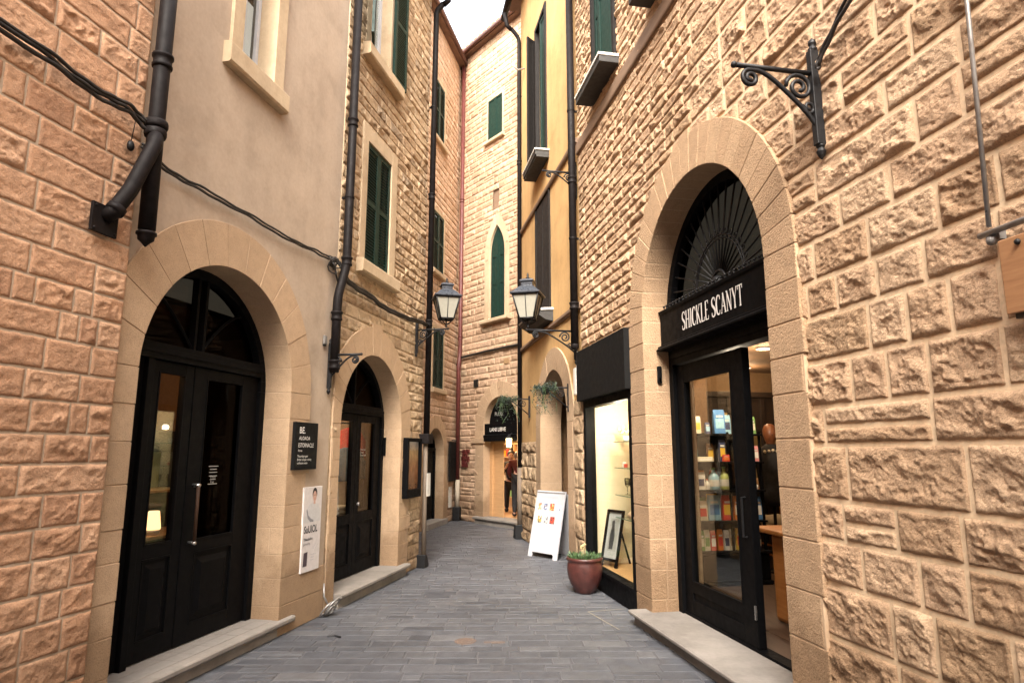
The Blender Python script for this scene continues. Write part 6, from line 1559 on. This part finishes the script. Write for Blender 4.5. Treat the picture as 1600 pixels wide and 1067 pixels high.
flatpoly([(5.73, .93), (6.03, .93), (6.02, 1.03), (5.97, 1.10), (5.915, 1.115), (5.875, 1.115), (5.80, 1.09), (5.745, 1.03)], .0350, flat('poster_top', (.55, .54, .54)), 'printed_top')
flatpoly([(5.76, 1.05), (5.79, .97), (5.84, .935), (5.90, .93), (5.90, .95), (5.85, .965), (5.80, 1.0), (5.775, 1.06)], .0353, flat('poster_shade', (.22, .22, .24)), 'printed_fold')
flatpoly(ellp(5.905, 1.20, .045, .055), .0352, M['hair'], 'printed_hair')
flatpoly(ellp(5.905, 1.172, .034, .052), .0355, flat('poster_skin', (.55, .34, .27)), 'printed_face')
flatpoly([(5.89, 1.13), (5.92, 1.13), (5.925, 1.10), (5.885, 1.10)], .0354, flat('poster_skin', (.55, .34, .27)), 'printed_neck')
for a in (5.893, 5.918): flatpoly(ellp(a, 1.185, .006, .004, 8), .0358, M['hair'], 'printed_eye')
flatpoly(ellp(5.906, 1.148, .011, .004, 8), .0358, flat('poster_lip', (.35, .12, .11)), 'printed_mouth')
text(LF, 'SuUIOL', 5.733, .835, .0356, .095, M['text_dark'], t, xs=.82, off=.0025)
text(LF, 'Tihaudaibin', 5.735, .765, .0356, .036, M['text_dark'], t, off=.0008); text(LF, 'gunuurity,', 5.735, .725, .0356, .032, M['text_dark'], t)
flatpoly([(5.74, .53), (5.815, .53), (5.82, .66), (5.75, .655)], .0356, flat('poster_pack', (.06, .04, .05)), 'printed_packet')
for q, s_ in ((.62, 'inuvonn ns'), (.595, 'rlonu n'), (.57, 'sivlonu')): text(LF, s_, 5.88, q, .0356, .022, M['text_grey'], t)
for k in range(7): flatpoly(ellp(5.92+.013*k, .68+.012*((k*5) % 4), .004, .005, 6), .0357, M['text_grey'], 'printed_dot')
# framed picture
t = thing('framed_picture', 'dark framed brown picture in a shallow glazed case on the left stone house', 'picture', LF.p(8.47, .99, .04))
mb = MB(); mb.box(LF, 8.20, 8.25, .99, 1.79, .0, .10); mb.box(LF, 8.69, 8.74, .99, 1.79, .0, .10); mb.box(LF, 8.25, 8.69, .99, 1.10, .0, .099); mb.box(LF, 8.25, 8.69, 1.74, 1.79, .0, .099)
mb.build('frame', M['black'], t, bevel=.006)
m_, nt, b = new_mat('picture_brown'); tc = nd(nt, 'ShaderNodeTexCoord'); sx_ = nd(nt, 'ShaderNodeSeparateXYZ'); nt.links.new(tc.outputs['Generated'], sx_.inputs[0])
c = ramp(nt, sx_.outputs[2], [(0, (.10, .045, .02)), (.45, (.22, .10, .045)), (.8, (.33, .22, .11)), (1, (.42, .45, .48))])
c = mix(nt, c, ramp(nt, noise(nt, 12, 4), [(.3, .7), (.7, 1.2)]), 1., 'MULTIPLY'); nt.links.new(c, b.inputs['Base Color']); b.inputs['Roughness'].default_value = .2
MB().box(LF, 8.25, 8.69, 1.10, 1.74, .03, .06).build('print', m_, t)
mb = MB().box(LF, 7.99, 8.12, 1.545, 1.80, 0, .02)
tag(MB().box(Frame(LF.P(C2+R2, 0, -.18), LF.n, -LF.d, 1), -.085, -.005, 1.55, 1.79, .0, .02).build('small_plate', M['black'], bevel=.003), 'small black plate on the right reveal of the second arched door', 'sign')
t = thing('hanging_sign', 'blank black panel hung beside the far left doorway', 'sign', BF.p(14.75, .95, .05))
MB().box(BF, 14.52, 14.98, .93, 1.84, .05, .10).build('board', M['black_matt'], t, bevel=.006); MB().tube([BF.p(14.9, 1.88, .0), BF.p(14.9, 1.86, .14)], .012, 6).build('bracket', M['iron'], t)
t = thing('wall_notice', 'white paper notice below the black panel at the far left', 'notice', BF.p(14.75, .3, .02)); MB().box(BF, 14.66, 14.88, .33, .80, .025, .035).build('sheet', M['offwhite'], t)
text(BF, 'Onur', 14.69, .68, .0365, .07, M['text_grey'], t); text(BF, 'livn ano', 14.68, .56, .0365, .045, M['text_grey'], t)
t = thing('wall_notice', 'white paper strip fixed on the corner pipe of the left stone house', 'notice', LF.p(8.95, 1.0, .1)); MB().box(LF, 8.86, 9.0, .98, 1.30, .135, .142).build('sheet', M['offwhite'], t)
# red worn plaque
mb = MB(); rt = random.Random(4)
us = np.linspace(12.72, 13.02, 9); zs = np.linspace(1.25, 1.66, 11)
for i in range(8):
    for j in range(10):
        if rt.random() < .80 and not (j < 3 and i < 2): mb.box(EF, us[i], us[i+1]-.002, zs[j], zs[j+1]-.002, .015, .045)
tag(mb.build('worn_plaque', M['red']), 'worn dark red plaque on the stone left of the end shop', 'plaque')
t = thing('junction_box', 'white electrical box at the edge of the yellow house above the display window', 'box', RF.p(8.28, 2.4, .02))
MB().box(RF, 8.24, 8.36, 2.36, 2.72, .01, .075).build('cover', M['offwhite'], t, bevel=.006); MB().tube([RF.p(8.30, 2.72, .04), RF.p(8.30, 2.95, .03)], .010, 6).build('wire', M['offwhite'], t)
t = thing('small_sensor', 'small grey box fixed high on the plaster wall right of the first arch', 'box', LF.p(5.98, 2.7, .01))
MB().box(LF, 5.96, 6.01, 2.70, 2.79, .005, .03).build('cover', M['grey'], t, bevel=.004); MB().box(LF, 5.965, 6.005, 2.68, 2.70, .005, .02).build('gland', M['iron'], t)
t = thing('door_sensor', 'small black rounded sensor on the stone jamb left of the big shop door', 'sensor', RF.p(5.93, 2.3, -.1))
GJ = Frame(RF.P(C6+R6, 0, -.12), RF.n, -RF.d, 1)
MB().box(GJ, -.022, .022, 2.27, 2.44, 0, .035).build('body', M['black'], t, bevel=.010); MB().box(GJ, -.012, .012, 2.285, 2.32, .035, .038).build('lens', M['glass_dark'], t)
# small dark knob by the cables on the brick
tag(MB().ball(LF.p(3.24, 3.54, .085), .03, 12, (.7, .9, 1.2)).tube([LF.p(3.24, 3.57, .085), LF.p(3.245, 3.74, .10)], .003, 5).build('cable_weight', M['iron'], smooth=True), 'small dark bulb hanging on a wire from the black cables by the forked pipe', 'cable end')

# ================================================================== STREET THINGS
# a-board
t = thing('sandwich_board', 'white folding sandwich board with two rows of small product pictures on the paving', 'sign', (.45, 10.2, 0))
a0, a1 = np.array([.241, 10.446, 0]), np.array([.659, 9.968, 0]); bd = (a1-a0)/np.linalg.norm(a1-a0); nn = -np.array([bd[1]*-1, bd[0], 0])*-1
nn = np.array([-.753, -.658, 0]); LEN = np.linalg.norm(a1-a0)
def PB(x, h, d):      # front panel: x along, h up the panel, d out
    z = h*.974; back = h*.225
    return tuple(a0+bd*x-nn*back+np.array([0, 0, z])+nn*d)
def pbox(mb, x0, x1, h0, h1, d0, d1):
    mb.add([PB(x, h, d) for d in (d0, d1) for h in (h0, h1) for x in (x0, x1)], [(0,1,3,2), (4,6,7,5), (0,4,5,1), (2,3,7,6), (0,2,6,4), (1,5,7,3)])
mb = MB(); k = 10
prf = [(0, 0), (.085, 0)]+[(.085+.025*i/3, .055+.02*math.sin(i/3*PI/2)) for i in range(4)]+[(LEN-.085-.025*(3-i)/3, .055+.02*math.sin((3-i)/3*PI/2)) for i in range(4)]+[(LEN-.085, 0), (LEN, 0), (LEN, 1.02), (0, 1.02)]
vs = [PB(x, h, 0) for x, h in prf]+[PB(x, h, -.025) for x, h in prf]; q = len(prf)
mb.add(vs, [tuple(range(q)), tuple(range(2*q-1, q-1, -1))]+[(i, (i+1) % q, q+(i+1) % q, q+i) for i in range(q)])
mb.build('front_panel', M['white'], t, bevel=.004)
mb = MB(); pbox(mb, .01, LEN-.01, .985, 1.0, .001, .004); mb.build('top_rail', M['grey'], t)
def PK_(x, h, d):
    z = h*.955; back = .225*1.02+.03+(1.0-h)*.26
    return tuple(a0+bd*x-nn*back+np.array([0, 0, z])+nn*d)
mb = MB(); vs = [PK_(x, h, d) for d in (-.02, .0) for h in (0, 1.0) for x in (0, LEN)]
mb.add(vs, [(0,1,3,2), (4,6,7,5), (0,4,5,1), (2,3,7,6), (0,2,6,4), (1,5,7,3)]).build('rear_panel', M['grey'] if False else flat('board_back', (.40, .40, .42)), t, bevel=.004)
GB = Frame(a0, bd, nn, 1)
class BoardF:                      # text sits on the sloping panel
    rd = 1
    def p(s, u, z, n): return PB(u, z, n)
BFm = BoardF()
text(BFm, 'Vurnniurtaluny', .11, .905, .0015, .065, M['text_grey'], t)
spec = [(.075, .72, .075, .105, [(.55,.14,.05), (.50,.32,.15), (.62,.58,.5), (.35,.08,.05)]), (.20, .72, .085, .10, [(.10,.13,.25), (.25,.32,.5), (.55,.55,.58), (.2,.14,.1)]), (.335, .72, .10, .11, [(.5,.05,.03), (.6,.25,.06), (.6,.4,.2), (.3,.03,.03)]), (.49, .72, .075, .10, [(.2,.2,.28), (.5,.52,.56), (.35,.4,.5), (.55,.55,.58)]),
        (.10, .52, .09, .11, [(.05,.05,.1), (.45,.33,.06), (.2,.15,.08), (.5,.5,.52)]), (.25, .52, .08, .105, [(.5,.46,.36), (.55,.55,.55), (.2,.2,.22), (.42,.36,.26)]), (.375, .52, .105, .11, [(.03,.03,.05), (.42,.06,.04), (.25,.12,.06), (.1,.05,.05)])]
for k, (x, h, w_, hh, cs) in enumerate(spec):
    MB().add([PB(x, h, .0016), PB(x+w_, h, .0016), PB(x+w_*.95, h+hh, .0016), PB(x+w_*.06, h+hh*.97, .0016)], [(0, 1, 2, 3)]).build('picture_print', pic_mat('product_picture', cs), t)
text(BFm, 'Viuriul lnuivni', .16, .415, .0015, .042, M['text_grey'], t)
mb = MB(); pbox(mb, .27, .275, .30, .36, .001, .002); pbox(mb, .345, .35, .31, .345, .001, .002); pbox(mb, .27, .35, .295, .30, .001, .002); mb.build('emblem', M['text_grey'], t)
text(BFm, 'Irulnuonivli nuo rlianouniv onlu', .08, .185, .0015, .034, M['text_grey'], t); text(BFm, 'lanonuoi vlunioa nrolinuoa nlio', .08, .145, .0015, .032, M['text_grey'], t); text(BFm, 'Uninv', .24, .10, .0015, .03, M['text_grey'], t)
# flower pot
pc = (.845, 7.78, 0)
t = thing('flower_pot', 'glazed dark red rounded flower pot standing by the display window', 'pot', pc)
MB().lathe(pc, [(.098, .002), (.108, .006), (.122, .03), (.160, .09), (.190, .16), (.204, .23), (.205, .28), (.199, .33), (.191, .35), (.205, .362), (.212, .378), (.206, .395), (.190, .398), (.182, .38), (.178, .34)], 48).build('pot', M['terracotta'], t, smooth=True)
MB().lathe((pc[0], pc[1], .345), [(.178, 0), (.178, .01), (.1, .025), (.001, .03)], 24).build('soil', M['soil'], t, smooth=True)
p = thing('potted_plant', 'low green plant with a dry pale flower stalk growing in the red pot', 'plant', (pc[0], pc[1], .37)); rt = random.Random(17)
lf = MB(); 
for k in range(420):
    a = rt.uniform(0, 6.28); r_ = .17*math.sqrt(rt.random()); b_ = Vector((pc[0]+r_*math.cos(a), pc[1]+r_*math.sin(a), .37+rt.uniform(0, .02)))
    d = Vector((math.cos(a)*.6+rt.gauss(0, .5), math.sin(a)*.6+rt.gauss(0, .5), rt.uniform(.5, 1.5))).normalized(); L_ = rt.uniform(.03, .085); w = d.cross(Vector((rt.gauss(0, 1), rt.gauss(0, 1), .3))).normalized()*L_*.13
    lf.add([b_-w*.5, b_+d*L_*.5-w, b_+d*L_, b_+d*L_*.5+w, b_+w*.5], [(0, 1, 2, 3, 4)])
lf.build('foliage', M['leaf'], p, recalc=False)
mb = MB()
for k in range(5):
    x, y = pc[0]-.01+rt.gauss(0, .025), pc[1]+rt.gauss(0, .03); h = rt.uniform(.08, .17); mb.tube([(x, y, .37), (x+.01, y, .37+h*.6), (x+rt.gauss(0, .015), y, .37+h)], .003, 4)
    for q in range(7): mb.ball((x+rt.gauss(0, .010), y+rt.gauss(0, .010), .37+h+rt.gauss(0, .012)), .008, 5)
mb.build('dry_stalk', f_('dry_flower', (.45,.36,.18)), p)
# round drain and small iron covers in the paving
t = thing('drain_cover', 'small round rusty drain cover set in the grey paving', 'drain cover', (-.37, 5.82, 0))
mb = MB().lathe((-.40, 5.85, 0), [(.095, -.004), (.095, .004), (.075, .0045), (.075, .0025)], 28)
for k in range(7): 
    w = math.sqrt(max(0, .075**2-((k-3)*.021)**2)); mb.box(WF, -.40-w, -.40+w, .0022, .0042, -5.85-(k-3)*.021-.006, -5.85-(k-3)*.021+.006)
mb.build('grate', paint('rust', (.12, .085, .068), .8, .4, 0, .2, 60), t)
tag(MB().box(WF, -.24, -.06, -.002, .0046, -5.84, -5.79).build('iron_strip', paint('rust_strip', (.12, .09, .075), .8, .4, 0, .2, 60), bevel=.001), 'short rusty iron strip in the paving right of the round drain cover', 'drain cover')
mb = MB()
A_ = [(.77, 6.87), (1.18, 6.99), (1.42, 6.50), (.98, 6.20)]
def strip(a, b_, w=.012): 
    a = Vector((a[0], a[1], 0)); b_ = Vector((b_[0], b_[1], 0)); d = (b_-a).normalized().cross(Vector((0, 0, 1)))*w/2
    mb.add([tuple(v+Vector((0, 0, .0052))) for v in (a-d, b_-d, b_+d, a+d)], [(0, 1, 2, 3)])
strip(A_[0], A_[1]); strip(A_[0], A_[3])
mb.build('painted_mark', flat('mark', (.26, .235, .19), .8)); struct(bpy.data.objects['painted_mark'])
tag(MB().tube([(-1.62, 5.97, .006), (-1.56, 5.99, .010), (-1.50, 5.96, .006)], .008, 6).build('litter_scrap', M['iron']), 'small dark scrap lying on the paving near the left step', 'litter')

# ================================================================== CAMERA and LIGHT
cam = bpy.data.cameras.new('camera'); co = bpy.data.objects.new('camera', cam); col.objects.link(co)
cam.sensor_width = 36; cam.lens = 22.5; cam.clip_end = 1000; cam.clip_start = .05
co.location = (0, 0, 1.6); co.rotation_euler = (math.radians(90+9.787), 0, 0)
sc.camera = co
w = bpy.data.worlds.new('World'); sc.world = w; w.use_nodes = True; nt = w.node_tree
bg = nt.nodes['Background']; sky = nt.nodes.new('ShaderNodeTexSky'); sky.sky_type = 'NISHITA'; sky.sun_disc = False
EL, AZ = math.radians(42), math.radians(189)     # sun behind the camera, a little to the left
sky.sun_elevation = EL; sky.sun_rotation = AZ; sky.air_density = 1.; sky.dust_density = 6.; sky.ozone_density = .6
hs = nt.nodes.new('ShaderNodeHueSaturation'); hs.inputs['Saturation'].default_value = .35; hs.inputs['Value'].default_value = 1.
nt.links.new(sky.outputs[0], hs.inputs['Color']); wm = mix(nt, hs.outputs[0], (1., .965, .91), 1., 'MULTIPLY'); nt.links.new(wm, bg.inputs['Color']); bg.inputs['Strength'].default_value = SKY
sl = bpy.data.lights.new('sun', 'SUN'); sl.energy = SUN; sl.angle = math.radians(30); sl.color = (1, .95, .88)
so = bpy.data.objects.new('sun', sl); col.objects.link(so)
d = Vector((math.sin(AZ)*math.cos(EL), math.cos(AZ)*math.cos(EL), math.sin(EL)))
so.rotation_euler = d.to_track_quat('Z', 'Y').to_euler(); so.location = d*30
sc.view_settings.view_transform = 'Standard'; sc.view_settings.look = 'None'; sc.view_settings.exposure = 0
sc.cycles.use_denoising = True; sc.cycles.max_bounces = 10; sc.cycles.diffuse_bounces = 5; sc.cycles.transparent_max_bounces = 16
sc.cycles.sample_clamp_indirect = 6
